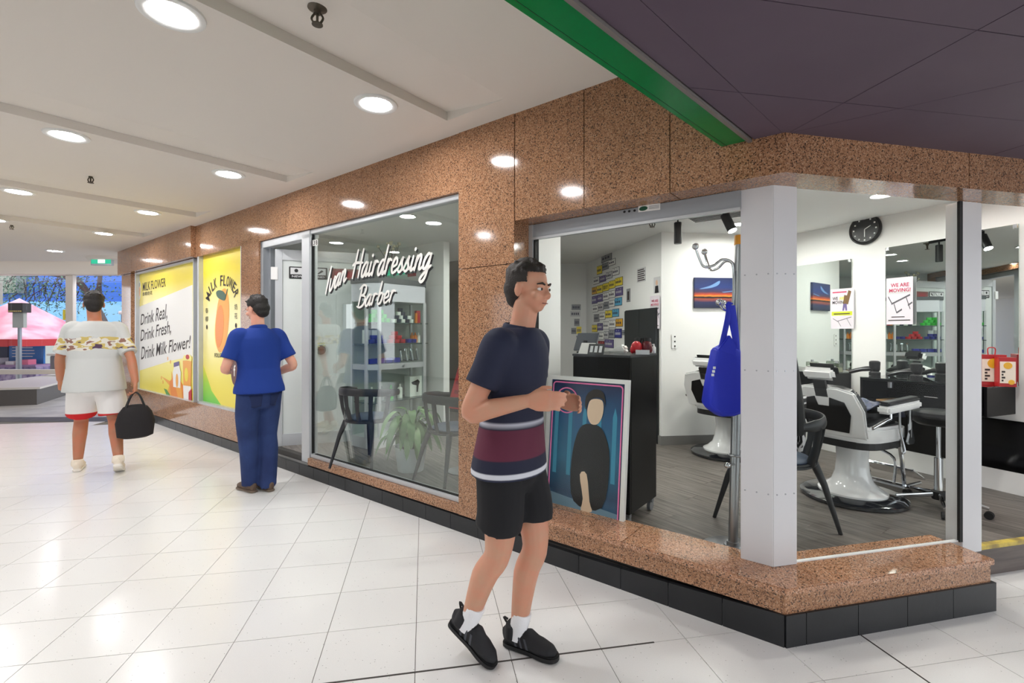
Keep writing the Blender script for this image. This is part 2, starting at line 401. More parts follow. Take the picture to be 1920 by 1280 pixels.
# dark border strip and stone paving beyond it
STRIP = mat('dark_border_stone', (92, 90, 90), .55, noise=((72, 70, 72), 6))
PAVE = mat('grey_paving', (206, 202, 198), .45, noise=((176, 172, 170), 2.2))
MB().box(-20, -1.5, 7.72, 8.12, -.02, .001).build('border_strip', STRIP, fl)
for i in range(-9, 4):
    for j in range(4):
        x0 = -9+i*1.4+(j % 2)*.5; y0 = 8.13+j*1.15
        MB().box(x0, x0+1.394, y0, y0+1.144, -.02, .0).build('paving_stone', PAVE, fl)

# ================================================================ long granite shopfront
wl = sroot('wall_left', F1)
def panel(x0, x1, z0, z1, y0=0.0, y1=.2, m=GR, nm='granite_panel', par=None, g=.0025):
    return MB().box(x0+g, x1-g, y0, y1, z0+g, z1-g).build(nm, m, par or wl)
WZ = 2.465            # underside of the upper band over the left shop windows
fx = [F1.q(px, py)[0] for px, py in [(255, 454), (289, 444), (324, 434), (367, 427), (415, 410), (470, 390), (536, 366), (615, 338), (712, 303)]]
xs = [-10.64]+fx+[-2.087]
for a, b in zip(xs[:-1], xs[1:]):
    y0 = -.06 if b <= fx[3]+.01 else 0.0          # the far end stands a little proud
    panel(a, b, WZ, CEIL+.01, y0)
panel(-2.087, -1.572, 1.9, CEIL+.01, -.004); panel(-2.087, -1.572, .95, 1.9, -.004); panel(-2.087, -1.572, .118, .95, -.004)   # pier
fz = 2.18
for a, b in [(-1.572, -1.051), (-1.051, -.535)]: panel(a, b, fz, CEIL+.01)
mit = math.tan((R2-R1)/2)
MB().prism([(-.5325, 0), (0, 0), (-.2*mit, .2), (-.5325, .2)], fz+.0025, CEIL).build('granite_panel', GR, wl)
panel(-10.64, -10.08, .115, 1.3); panel(-10.64, -10.08, 1.3, WZ)                       # far pier
panel(-5.687, -5.235, .115, 1.32); panel(-5.687, -5.235, 1.32, WZ+.06)                  # pier beside the door
bx = [-10.08]+[F1.q(px, 760)[0] for px in (290, 326, 367, 415)]+[-5.69]
for a, b in zip(bx[:-1], bx[1:]): panel(a, b, .115, .47)                                 # below the posters
for a, b in [(-4.18, -3.1), (-3.1, -2.087)]: panel(a, b, .118, .19, .0, .16)               # sill of the shop window
JB = mat('granite_joint', (84, 58, 44), .8)
jb = MB(); jb.box(-10.6, -.12, .012, .19, WZ+.03, 2.87); jb.box(-2.07, -1.59, .012, .19, .13, 2.8); jb.box(-1.56, -.12, .012, .19, 2.2, 2.5); jb.box(-10.6, -10.1, .012, .19, .13, 2.5); jb.box(-5.67, -5.25, .012, .19, .13, 2.5); jb.box(-10.1, -5.7, .012, .19, .13, .45)
jb.build('joint_backing', JB, wl)
# fascia of the short side
wr = sroot('wall_right', F2)
MB().prism([(.001, 0), (1.1175, 0), (1.1175, .2), (.2*mit+.001, .2)], fz+.0025, CEIL).build('granite_panel', GR, wr)
for a, b in [(1.12, 2.3), (2.3, 3.6)]: panel(a, b, fz, CEIL+.01, par=wr)
MB().box(.12, 3.5, .012, .19, 2.2, 2.8).build('joint_backing', JB, wr)

# black tiled base
bl = sroot('baseboard_left', F1)
MB().box(-10.63, 0, -.004, .15, -.01, .108).build('joint_backing', BGROUT, bl)
k = 0; x = 0.0
while x > -10.63:
    x1 = max(x-.27, -10.64); top = .147 if x > -.3 else (.135 if x > -.6 else (.122 if x > -1.2 else .115))
    if -5.235 < x and x1 < -4.2: top = .112
    tz = lambda u: .112+.035*max(0, 1+u/1.1)**1.5 if u > -1.1 else .112
    MB().flat([(x1+.0018, 0), (x-.0018, 0), (x-.0018, tz(x)), (x1+.0018, tz(x1))], -.012, .02).build('base_tile', BASE, bl); x = x1
br = sroot('baseboard_right', F2)
MB().box(0, 1.285, -.004, .2, -.01, .14).build('joint_backing', BGROUT, br)
for a, b in [(-.006, .106), (.106, .403), (.403, .702), (.702, .997), (.997, 1.29)]:
    MB().box(a+.0018, b-.0018, -.012, .02, 0, .147).build('base_tile', BASE, br)
MB().box(1.27, 1.291, .02, .33, 0, .147).build('base_tile', BASE, br)

# granite ledge under the corner windows: front stones and top slabs, mitred at the corner
lg = sroot('trim_1', F1)
mit = math.tan((R2-R1)/2)
def F2in1(x, y, z):
    w = F2.P(x, y, z); a, b = F1.loc(w); return (a, b, z)
def mitre(y): return y*mit    # x of the mitre line at depth y (corner is convex towards the mall)
for a, b in [(-1.57, -.0)]:
    mb = MB(); y1 = .3
    mb.prism([(a, 0), (b, 0), (b-mitre(y1), y1), (a, y1)], .147, .235); mb.build('ledge_stone', GR, lg)
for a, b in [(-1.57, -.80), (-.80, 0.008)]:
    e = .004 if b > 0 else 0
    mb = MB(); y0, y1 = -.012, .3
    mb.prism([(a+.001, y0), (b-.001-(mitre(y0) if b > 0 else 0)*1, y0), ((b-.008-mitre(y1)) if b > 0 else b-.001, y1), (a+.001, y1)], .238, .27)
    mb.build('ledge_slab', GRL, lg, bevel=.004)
lg2 = sroot('trim_2', F2)
MB().prism([(0, 0), (1.266, 0), (1.266, .3), (mitre(.3), .3)], .147, .235).build('ledge_stone', GR, lg2)
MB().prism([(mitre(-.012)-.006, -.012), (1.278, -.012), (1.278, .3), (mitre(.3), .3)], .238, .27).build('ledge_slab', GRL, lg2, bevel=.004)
for L, m_, a, b in ((lg, GR, -1.57, -.05), (lg2, GR, .05, 1.262)):
    MB().box(a, b, .004, .25, .232, .24).build('ledge_joint', JB, L)

# ================================================================ mall ceiling, soffit and green beam
cm = MB(); cm.m = Matrix.Translation(CORNER) @ Matrix.Rotation(R1, 4, 'Z')
def cq(pts): cm.add([(p[0], p[1], p[2] if len(p) > 2 else CEIL) for p in pts], [tuple(range(len(pts)))])
cofs = [-2.0, -4.2, -6.5, -8.6]; prev = 1.2; H = .06; WID = .5
cofs2 = [.1]+cofs
edge = 2.6
for xs_ in cofs:
    xe = xs_+WID
    cq([(xe, .1), (xe, -8), (edge, -8), (edge, .1)])
    cq([(xs_, .1), (xs_, -.2), (xe, -.2), (xe, .1)]); cq([(xs_, -3.4), (xs_, -8), (xe, -8), (xe, -3.4)])
    cq([(xs_, -.2, CEIL+H), (xs_, -3.4, CEIL+H), (xe, -3.4), (xe, -.2)])
    cq([(xs_, -.2), (xs_, -3.4), (xs_, -3.4, CEIL+H), (xs_, -.2, CEIL+H)])
    cq([(xs_, -.2), (xs_, -.2, CEIL+H), (xe, -.2)]); cq([(xs_, -3.4), (xe, -3.4), (xs_, -3.4, CEIL+H)])
    edge = xs_
cq([(-8.6, .1), (-8.6, -8), (-22.4, -8), (-12.29, .1)]); cq([(-10.6, .1), (-12.29, .1), (-11.5, .72), (-10.6, .8)])
struct(cm.build('ceiling', CEILM))
SZ = 2.365
Lw, Lf = atz(1350, 273, SZ), atz(945, 0, SZ); Rw, Rf = atz(1403, 262, SZ), atz(1085, 0, SZ)
bd = (Lw-Lf).normalized(); L0 = Lf-bd*3.2; R0 = Rf-bd*3.2; Lw2 = Lw+bd*.03; Rw2 = Rw+bd*.03
gb = thing('green_beam', 'glossy green beam lining the edge of the dark soffit', 'beam', (Lw.x, Lw.y, SZ)); gb['kind'] = 'structure'
off = Vector((Lw.x, Lw.y, 0))
def rel(p, o=off): return ((p-o).x, (p-o).y)
MB().prism([rel(L0), rel(Lw2), rel(Rw2), rel(R0)], 0, .52).build('beam_panel', GREEN, gb)
sdv = Vector((bd.y, -bd.x, 0))
for w in (.16,): 
    p = L0+(R0-L0)*w; q_ = Lw2+(Rw2-Lw2)*w
    MB().prism([rel(p), rel(q_), rel(q_+sdv*.0016), rel(p+sdv*.0016)], -.001, .01).build('panel_groove', mat('groove', (0, 66, 34), .5), gb)
MB().prism([rel(R0-sdv*.004), rel(Rw2-sdv*.004), rel(Rw2+sdv*.013), rel(R0+sdv*.013)], -.012, .03).build('edge_trim', TRIM, gb)
# soffit panels cut from a grid by the beam and the two shopfronts
sf = bpy.data.objects.new('ceiling_soffit', None); COL.objects.link(sf); struct(sf)
def clip(poly, p, n):      # keep the side where (v-p).n >= 0
    out = []
    for i in range(len(poly)):
        a, b = poly[i], poly[(i+1) % len(poly)]; da, db = (a-p).dot(n), (b-p).dot(n)
        if da >= 0: out.append(a)
        if (da >= 0) != (db >= 0): out.append(a+(b-a)*(da/(da-db)))
    return out
g1, g2 = [-3.2, -1.9, -.6, .18, 1.18, 1.652, 3.2], [-4.0, -2.4, -1.0, .3, 1.655, 2.9, 4.6]
SA = atz(1200, 0, SZ)
for i in range(len(g1)-1):
    for j in range(len(g2)-1):
        base = [E1*g1[i]+E2*g2[j], E1*g1[i]+E2*g2[j+1], E1*g1[i+1]+E2*g2[j+1], E1*g1[i+1]+E2*g2[j]]
        base = [Vector((p.x, p.y, 0)) for p in base]
        poly = clip(base, Vector((R0.x, R0.y, 0)), sdv)
        if len(poly) < 3: continue
        # keep only what lies on the mall side: union of two half planes, so cut twice
        pieces = []
        pa = clip(poly, F1.o+F1.y*.02, -F1.y); pieces.append(pa)
        pb = clip(clip(poly, F1.o+F1.y*.02, F1.y), F2.o+F2.y*.02, -F2.y); pieces.append(pb)
        for pc in pieces:
            if len(pc) < 3: continue
            sub = [clip(pc, Vector((SA.x, SA.y, 0)), sdv), clip(pc, Vector((SA.x, SA.y, 0)), -sdv)] if i >= 3 and j == 3 else [pc]
            for s_ in sub:
                if len(s_) < 3: continue
                c = sum(s_, Vector())/len(s_)
                ar = abs(sum(s_[t].x*s_[(t+1)%len(s_)].y-s_[(t+1)%len(s_)].x*s_[t].y for t in range(len(s_))))/2
                if ar < .002: continue
                s2 = [c+(p-c)*(1-.0025/max((p-c).length, .03)) for p in s_]
                MB().prism([p[:2] for p in s2], SZ, SZ+.03).build('soffit_panel', PURP, sf)
MB().box(-6, 7, -4, 6.5, SZ+.031, SZ+.05)
bk = [Vector((-4, -4.5, 0)), Vector((7, -4.5, 0)), Vector((7, 4.5, 0)), Vector((-4, 4.5, 0))]
bk = clip(bk, Vector((R0.x, R0.y, 0)), sdv)
for pc in (clip(bk, F1.o, -F1.y), clip(clip(bk, F1.o, F1.y), F2.o, -F2.y)):
    MB().prism([p[:2] for p in pc], SZ+.006, SZ+.05).build('soffit_backing', mat('soffit_gap', (30, 26, 32), .8), sf)

# ================================================================ corner column and posts
cc = sroot('pillar_corner')
def inset(x, y): return F1.P(x, y)
c0 = atz(1450, 1063, .27); ca = c0-A1*.152; cb = c0+A2*.143
mb = MB(); mb.prism([c0[:2], ca[:2], (ca+B1*.16)[:2], (cb+B2*.16)[:2], cb[:2]], .268, fz+.02)
mb.build('column_shaft', WHITEC, cc, bevel=.003)
sc = MB()
for t in (.15, .5, .86):
    for z in (.36, .98, 1.47, 2.05):
        for D, o_ in ((-A1*.152, -B1), (A2*.143, -B2)):
            p = c0+D*t+Vector((0, 0, z)); sc.cyl(p, p+o_*.0025, .004, n=8)
sc.build('screw_heads', STEEL, cc)['kind'] = 'stuff'

# posts, frames and glass of the corner windows
GY = .2
w2 = sroot('window_2', F1)
jx = F1.q(1008, 800, GY)[0]; ex = F1.loc(ca)[0]+.004
MB().box(jx-.055, jx-.012, .16, .22, .268, fz).build('window_frame', ALU, w2, bevel=.003)
MB().box(jx-.012, jx, .17, .215, .268, fz).build('rubber_seal', RUB, w2)
zt = CAMH+(HOR-410)/FOC*((GY+CORNER.dot(B1))/(((1008-CX)/FOC)*B1.x+B1.y))
MB().box(jx-.055, ex, .165, .23, 2.085, fz).build('window_header', ALUD, w2, bevel=.003)
MB().box(jx-.02, ex, .155, .166, 2.075, 2.09).build('header_track', ALU, w2)
MB().box(jx, ex, .195, .205, .27, 2.085).build('glass_pane', GLASS, w2)
w3 = sroot('window_3', F2)
gx0 = F2.loc(cb)[0]-.004; gx1 = F2.q(1793, 900, GY)[0]
MB().box(gx0, gx1, .195, .205, .272, fz).build('glass_pane', GLASS, w3)
MB().box(gx0, gx1, .19, .21, .268, .275).build('glazing_bead', WHITEP, w3)
MB().box(gx1, gx1+.022, .182, .196, .268, fz).build('rubber_seal', RUB, w3)
px2 = F2.q(1835, 900, GY)[0]
MB().box(gx1+.02, px2, .184, .27, .2, fz).build('door_post', WHITEC, w3, bevel=.003)

# ================================================================ left shop window, door, lit poster windows
w1 = sroot('window_1', F1)
xl, xr = -4.178, -2.087
MB().box(xl, xr, .03, .1, .188, .225).build('frame_bottom', ALU, w1, bevel=.003)
MB().box(xl, xr, .03, .1, 2.425, WZ).build('frame_top', ALU, w1, bevel=.003)
xp0, xp1 = F1.q(565.5, 700, .02)[0], F1.q(580, 700, .02)[0]
MB().box(xp0, xp1, .02, .11, .13, 2.43).build('frame_post', ALU, w1, bevel=.003)
MB().box(xr-.02, xr, .03, .1, .22, 2.43).build('frame_post', ALU, w1)
MB().box(xp1-.005, xr-.015, .055, .065, .215, 2.43).build('glass_pane', GLASSW, w1)
MB().box(xp1, xp1+.009, .045, .075, .22, 2.43).build('rubber_seal', RUB, w1)
MB().box(xl+.05, xr-.015, .045, .075, .222, .23).build('rubber_seal', RUB, w1)
d1 = sroot('door_1', F1)
MB().box(-5.235, -5.17, .02, .12, .112, WZ).build('door_jamb', ALUD, d1, bevel=.003)
MB().box(-5.235, xl, .02, .12, 2.39, WZ).build('door_header', ALU, d1, bevel=.003)
MB().box(-5.235, xl, .0, .45, .10, .125).build('door_threshold', mat('threshold_mat', (120, 120, 118), .7), d1)
MB().box(-5.17, -5.12, .08, .14, .125, 2.39).build('door_stop', ALUD, d1)
# leaf swung open into the shop
h = F1.loc(atz(507, 846, .135)); e = F1.loc(atz(684, 833, .135))
dl = math.hypot(e[0]-h[0], e[1]-h[1]); da = math.atan2(e[1]-h[1], e[0]-h[0])
leaf = bpy.data.objects.new('door_leaf', None); COL.objects.link(leaf); leaf.parent = d1; leaf.location = (h[0], h[1]+.05, 0); leaf.rotation_euler = (0, 0, da)
z0, z1 = .14, 2.36
DOORW = mat('door_panel_paint', (214, 219, 217), .35, noise=((204, 210, 208), 1.5))
lf = MB(); lf.box(0, .075, 0, .045, z0, z1); lf.box(dl-.075, dl, 0, .045, z0, z1); lf.box(.075, dl-.075, 0, .045, z0, z0+.17); lf.box(.075, dl-.075, 0, .045, z1-.12, z1)
lf.build('leaf_frame', ALU, leaf, bevel=.003)
for i in range(3):
    a = .075+(dl-.15)*i/3; MB().box(a+.001, a+(dl-.15)/3-.001, .015, .03, z0+.17, z1-.12).build('leaf_panel', DOORW, leaf)
MB().tube([(dl-.04, 0, 1.03), (dl-.04, -.05, 1.05), (dl-.04, -.05, 1.27), (dl-.04, 0, 1.29)], .011, 10).build('pull_handle', CHROME, leaf, smooth=True)
MB().cyl((dl-.038, 0, .99), (dl-.038, -.02, .99), .022, n=16).build('lock', STEEL, leaf, smooth=True)
for z in (2.02, .5): MB().box(-.04, .03, -.012, .006, z, z+.14).build('hinge', WHITEP, leaf, bevel=.003)

def litframe(n, x0, x1, z0, z1, m):
    w = sroot('window_%d' % n, F1)
    a = MB(); t = .035
    a.box(x0, x0+t*1.6, .005, .09, z0-t, z1+t); a.box(x1-t*.4, x1, .005, .09, z0-t, z1+t); a.box(x0, x1, .005, .09, z0-t, z0); a.box(x0, x1, .012, .09, z1, z1+t)
    a.build('window_frame', ALU, w); MB().box(x0+.02, x1-.01, .06, .09, z0, z1).build('backing_panel', m, w); return w

# the mall's opposite wall, behind the camera
OPW = mat('opposite_wall_paint', (214, 208, 200), .6)
wo = sroot('wall_opposite', F1)
for a, b in ((-22, -16.2), (-13.0, -8.6), (-5.4, -1.0), (2.2, 6)): MB().box(a, b, -8.1, -7.9, 0, CEIL).build('wall_face', OPW, wo)
for a, b in ((-16.2, -13.0), (-8.6, -5.4), (-1.0, 2.2)):
    MB().box(a, b, -8.1, -7.9, 0, .3).build('sill_wall', OPW, wo); MB().box(a, b, -8.1, -7.9, 2.5, CEIL).build('header', OPW, wo)
    for x in (a, (a+b)/2, b-.05): MB().box(x, x+.05, -8.06, -7.94, .3, 2.5).build('window_post', ALUD, wo)
# ================================================================ shop shell
def wallseg(name, F, x0, x1, z0=0.0, z1=ICEIL+.04, m=None, t=.1):
    w = sroot(name, F); MB().box(x0, x1, 0, t, z0, z1).build('wall_face', m or WHITEP, w); return w
bc = FB.P(1.545, 0)                                   # corner of the back and mirror walls
wb = wallseg('wall_back', FB, 0, 1.60)
mx0 = FM.loc(bc)[0]
wm = wallseg('wall_mirror', FM, mx0-.05, .62)
wpz = wallseg('wall_plates', FL, -2.52, 0)
FF = Frame((-1.2, 7.85), (1, 0)); wallseg('wall_far', FF, 0, 2.6)
DARKW = mat('dark_wall', (46, 42, 40), .5)
FD = Frame(P1(-6.2, 2.9), A1); wallseg('wall_dark', FD, 0, 2.95, m=DARKW)
fe = FD.P(2.95, 0); FD2 = Frame((fe.x, fe.y), (0, 1)); wallseg('wall_passage', Frame((fe.x-.1, 8.0), (0, -1)), 0, 8.0-fe.y)
FK = Frame(P1(-5.35, 1.62), A1); wallseg('wall_partition', FK, 0, 1.42)
wallseg('wall_entry', Frame(P1(-5.35, .1), B1), 0, 1.6)
FS = Frame(P1(-1.60, .16), B1); wallseg('wall_stub', FS, 0, .45, t=.05)
shop = [P1(-5.4, .02), P1(-1.6, .05), P1(-.05, .05), P2(1.27, .06), P2(1.27, .285), P2(3.0, .285), FM.P(.5, .05), FM.P(mx0, .05), FB.P(0, .05), FL.P(-2.52, .05), Vector((-1, 7.9, 0)), FD.P(0, .05), P1(-5.4, 1.6)]
fs = struct(MB().prism([p[:2] for p in shop], .001, IZ-.003).build('floor_shop', mat('floor_gap', (60, 58, 56), .8)))
PLK = wood('grey_wood_plank', (74, 68, 64), (132, 125, 119))
PA = math.radians(-36.0); pd = Vector((math.sin(PA), math.cos(PA), 0)); pn = Vector((pd.y, -pd.x, 0)); pr = math.atan2(pd.y, pd.x)
PW, PLn = .152, 1.22
plm = MB().box(-PLn/2+.001, PLn/2-.001, -PW/2+.0008, PW/2-.0008, -.006, 0).mesh('plank'); plm.materials.append(PLK)
def inside(p):
    c = False
    for i in range(len(shop)):
        a, b = shop[i], shop[i-1]
        if (a.y > p.y) != (b.y > p.y) and p.x < (b.x-a.x)*(p.y-a.y)/(b.y-a.y)+a.x: c = not c
    return c
npl = 0
for i in range(-40, 60):
    for j in range(-6, 9):
        c = pn*((i+.5)*PW)+pd*((j+.5+(i*.37) % 1)*PLn)
        px = CX+FOC*c.x/max(c.y, .1)
        if not inside(c) and not (inside(c+pd*.5) or inside(c-pd*.5)): continue
        if px < 520 or px > 2300 or c.y > 7.8: continue
        cs = [c+pd*(s*PLn/2)+pn*(t*PW/2) for s in (-1, 1) for t in (-1, 1)]
        a = [F1.loc(p)[1] for p in cs]; b = [F2.loc(p) for p in cs]
        poly = [cs[0], cs[1], cs[3], cs[2]]
        poly = clip([Vector((p.x, p.y, 0)) for p in poly], F1.P(0, .09), F1.y)
        poly = clip(poly, F2.P(0, .1 if c.x < 2.4 else .285), F2.y)
        poly = clip(poly, FM.P(0, .01), -FM.y)
        if len(poly) < 3: continue
        whole = len(poly) == 4 and all(min((p-r_).length for r_ in cs) < 1e-4 for p in poly)
        if whole: link('plank', plm, fs, c+Vector((0, 0, IZ)), pr)
        else:
            R_ = Matrix.Rotation(-pr, 3, 'Z'); q_ = [R_ @ (p-Vector((c.x, c.y, 0))) for p in poly]
            MB().prism([p[:2] for p in q_], -.006, 0).build('plank', PLK, fs, loc=c+Vector((0, 0, IZ)), rotz=pr)
        npl += 1
cpoly = clip(clip([V3 for V3 in (Vector((-6, 1.5, 0)), Vector((5.2, 1.5, 0)), Vector((5.2, 8.6, 0)), Vector((-6, 8.6, 0)))], F1.P(0, .18), F1.y), F2.P(0, .18), F2.y)
struct(MB().prism([p[:2] for p in cpoly], ICEIL, ICEIL+.04).build('ceiling_shop', SCEIL))
# brass nosing and dark riser at the right-hand entrance
en = sroot('door_2', F2)
MB().box(1.30, 3.4, .262, .30, IZ-.02, IZ+.004).build('step_nosing', mat('yellow_nosing', (214, 190, 84), .45, noise=((150, 130, 70), 14)), en)
MB().box(1.30, 3.4, .272, .30, 0, IZ-.02).build('step_riser', wood('dark_riser_wood', (70, 60, 56), (98, 86, 80)), en)
# skirting
sk = sroot('baseboard_back', FB); MB().box(0, 1.545, -.015, 0, IZ, IZ+.1).build('skirting_board', mat('grey_skirting', (126, 124, 122), .5), sk)
sk2 = sroot('baseboard_plates', FL); MB().box(-2.5, .015, -.015, 0, IZ, IZ+.1).build('skirting_board', bpy.data.materials['grey_skirting'], sk2)
sk3 = sroot('baseboard_mirror', FM); MB().box(mx0, .6, -.02, 0, IZ, IZ+.17).build('skirting_board', WHITEP, sk3)
MB().box(mx0+.3, .6, -.012, 0, IZ+.17, IZ+.57).build('black_wainscot', mat('gloss_black_panel', (10, 10, 11), .12, spec=.3), wm)
# dark slatted shutter on the dark wall
sh = thing('slatted_shutter', 'black slatted shutter on the dark wall behind the glass cabinet', 'shutter', FD.P(1.5, -.03, .4), FD.r)
SLAT = mat('shutter_slat', (60, 60, 60), .35, .3)
MB().box(0, 1.3, 0, .02, 0, 1.5).build('shutter_backing', DARKW, sh)
slm = MB().box(.02, 1.28, -.012, .0, 0, .052).mesh('slat'); slm.materials.append(SLAT)
for i in range(24): link('slat', slm, sh, (0, 0, .02+i*.061))

# mirrors
def mirror(x0, x1, z0, z1, label, turn=0.0):
    w = (x1-x0)/2; tr_ = math.radians(turn); ax = FM.x*math.cos(tr_)-FM.y*math.sin(tr_)
    c = FM.P(x0, 0)+ax*w; t = thing('wall_mirror', label, 'mirror', (c.x, c.y, z0), FM.r-tr_)
    MB().box(-w, w, -.012, -.002, 0, z1-z0).build('mirror_glass', MIRROR, t)
    for sx in (-1, 1):
        for z in (.0, z1-z0-.03): MB().box(sx*(w-.02)-.012, sx*(w-.02)+.012, -.018, -.011, z, z+.03).build('mirror_clip', CHROME, t)
    return t
m1a = mx0+.02; m1b = FM.q(1598, 600)[0]; m2a = FM.q(1662, 600)[0]; m2b = FM.q(1818, 600)[0]; m3a = m2b+.01; m3b = FM.q(1917, 600)[0]
mirror(m1a, m1b, 1.05, 2.19, 'tall wall mirror nearest the back corner, moving flyer on its edge')
mirror(m2a, m2b, 1.03, 2.25, 'large wall mirror behind the hair dryers, map flyer on its edge', 3.5)
mirror(m3a, m3b, 1.03, 2.28, 'wall mirror above the two red snack boxes by the entrance', 6)

# ================================================================ far end of the mall
fw = Frame((-14.5, 12.0), (1, 0))
fg = sroot('window_4', fw)
FRM = mat('pale_frame', (226, 216, 206), .5)
HEAD = mat('cream_header', (236, 226, 214), .6)
MB().box(-2, 8, -.25, .1, 2.85, 3.3).build('window_header', HEAD, fg)
for px, w in ((-95, .07), (133, .09)):
    x = (px-CX)/FOC*12+14.5; MB().box(x-w, x+w, -.05, .05, .43, 2.85).build('mullion', FRM, fg)
MB().box(-2, 8, -.06, .06, .38, .50).build('window_rail', FRM, fg)
CLR = glass('far_glass', (.97, .98, 1), .6, .97)
for i in range(-1, 7):
    px = 22+i*30 if i < 4 else 140+(i-4)*45
xs_ = [(p-CX)/FOC*12+14.5 for p in (-95, -8, 21, 50, 79, 108, 133, 190, 245, 300)]
for a, b in zip(xs_[:-1], xs_[1:]): MB().box(a+.006, b-.006, -.006, .006, .5, 2.85).build('glass_pane', CLR, fg)
struct(MB().box(-24, -5, 9.75, 12.4, 3.24, 3.3).build('ceiling_far', CEILM))
# low planter wall in front of that glass
pwl = thing('bench_wall', 'low dark and red stone bench wall under the far windows', 'bench', (-11.2, 11.0, 0))
p0, p1 = atz(-120, 765, 0), atz(128, 722, 0); o_ = Vector((-11.2, 11.0, 0))
d_ = (p1-p0).normalized(); n_ = Vector((-d_.y, d_.x, 0)); mid = p0+(p1-p0)*.66
if n_.y < 0: n_ = -n_
BEN = mat('bench_grey_stone', (88, 84, 82), .4); BENR = mat('bench_red_stone', (142, 96, 88), .4, noise=((112, 80, 74), 9)); BENT = mat('bench_top_stone', (214, 208, 202), .4)
for a, b, m_, nm in ((p0, mid, BEN, 'bench_front'), (mid, p1, BENR, 'bench_front')):
    MB().prism([(a-o_)[:2], (b-o_)[:2], (b+n_*.1-o_)[:2], (a+n_*.1-o_)[:2]], 0, .31).build(nm, m_, pwl)
MB().prism([(p0-n_*.02-o_)[:2], (p1-n_*.02-o_)[:2], (p1+n_*.7-o_)[:2], (p0+n_*1.6-o_)[:2]], .31, .35).build('bench_top', BENT, pwl)
MB().prism([(p0+n_*.1-o_)[:2], (p1+n_*.1-o_)[:2], (p1+n_*.68-o_)[:2], (p0+n_*1.55-o_)[:2]], 0, .31).build('bench_core', BEN, pwl)
# notice on the glass
for px, py, w, hh, m_, lab in ((127, 590, .12, .13, YEL, 'small yellow notice stuck on the far glass by the white mullion'), (0, 550, .07, .28, WHITE, 'narrow white notice stuck on the far glass at the picture edge')):
    p = atd(px, py, 11.98); t = thing('window_notice', lab, 'notice', p)
    MB().box(-w/2*2, w, -.004, 0, -hh, hh).build('sheet', m_, t)
    if m_ is YEL:
        for sx in (-.04, .04): MB().box(sx-.015, sx+.015, -.006, -.004, -.08, .02).build('figure_mark', INKB, t)
# outside: street, blue building, tree, market tent, stall
struct(MB().box(-40, 6, 12.2, 40, -.3, -.2).build('ground_outside', mat('street_grey', (150, 148, 150), .8)))
bb = thing('blue_building', 'blue horizontally boarded building across the street', 'building', (-20, 21, -.2))
BL1 = mat('blue_board', (60, 116, 214), .6); BL2 = mat('pale_blue_board', (140, 204, 250), .6); GYB = mat('pale_wall_outside', (196, 200, 190), .7)
for i in range(30):
    z = 2.95+i*.22; MB().box(-8, 12.5, -.03+(i % 2)*.012, .0, z, z+.214).build('board', BL1, bb)
MB().box(-8, 12.5, -.05, .3, 1.85, 2.95).build('pale_band', BL2, bb); MB().box(-8, 12.5, 0, .3, -.2, 10).build('wall_core', GYB, bb)
MB().box(-5.5, -1.2, -.5, -.05, 3.3, 8.5).build('grey_bay', mat('bay_grey', (150, 152, 138), .7), bb)
tt = thing('street_tree', 'dark bare-limbed street tree seen through the far glass', 'tree', (-16.1, 18.2, -.2))
BARK = mat('bark', (74, 58, 56), .8, bump=.3, bscale=20)
tr_ = MB(); tr_.tube(smoothline([(.9, 0, 0), (.75, 0, 1.6), (.3, 0, 2.6), (-.3, 0, 3.5), (-1.0, .1, 3.75), (-2.0, 0, 3.9)], 5), [.14]*6+[.13]*6+[.11]*5+[.09]*5+[.05]*4, 8)
tr_.tube(smoothline([(.35, 0, 2.5), (.45, 0, 3.4), (.5, .1, 5)], 5), [.1]*5+[.07]*6, 8)
tr_.build('trunk', BARK, tt, smooth=True)
tw = MB(); rnd = random.Random(3)
for i in range(46):
    x = -2.8+rnd.random()*3.6; z = 3.0+rnd.random()*1.6; p = Vector((x, rnd.uniform(-.3, .5), z)); pts = [p]
    for k in range(4): p = p+Vector((rnd.uniform(-.3, .1), rnd.uniform(-.1, .1), rnd.uniform(-.42, .06))); pts.append(p)
    tw.tube(pts, [.02, .016, .012, .009, .006], 5)
tw.build('twigs', BARK, tt)['kind'] = 'stuff'
lv = MB()
for i in range(2600):
    c = Vector((rnd.gauss(-1.9, 1.9), rnd.uniform(-.8, .9), rnd.gauss(3.2, .6))); s = .035+rnd.random()*.04; a = rnd.random()*6.3; b = rnd.uniform(-1, 1)
    u = Vector((math.cos(a), math.sin(a)*.5, b)).normalized()*s; v = Vector((-math.sin(a), .6*math.cos(a), rnd.uniform(-.6, .6))).normalized()*s*.5
    lv.add([tuple(c-u), tuple(c+v), tuple(c+u), tuple(c-v)], [(0, 1, 2, 3)])
lv.build('leaves', mat('tree_leaf', (86, 120, 96), .7), tt)['kind'] = 'stuff'
tn = thing('market_tent', 'pink peaked market tent outside the far glass', 'tent', (-15.6, 15.2, -.2))
TP = mat('pink_canvas', (232, 128, 150), .8, noise=((240, 206, 212), 1.3)); TRD = mat('red_valance', (206, 60, 60), .8)
pk = MB(); zb, zp = 1.42, 2.7; R_ = 1.75
pk.add([(-R_, -R_, zb), (R_, -R_, zb), (R_, R_, zb), (-R_, R_, zb), (0, 0, zp), (-R_*.5, -R_*.5, zb+.45), (R_*.5, -R_*.5, zb+.45), (R_*.5, R_*.5, zb+.45), (-R_*.5, R_*.5, zb+.45)],
       [(0,1,6,5),(1,2,7,6),(2,3,8,7),(3,0,5,8),(5,6,4),(6,7,4),(7,8,4),(8,5,4)]); pk.build('canopy', TP, tn)
v_ = MB(); 
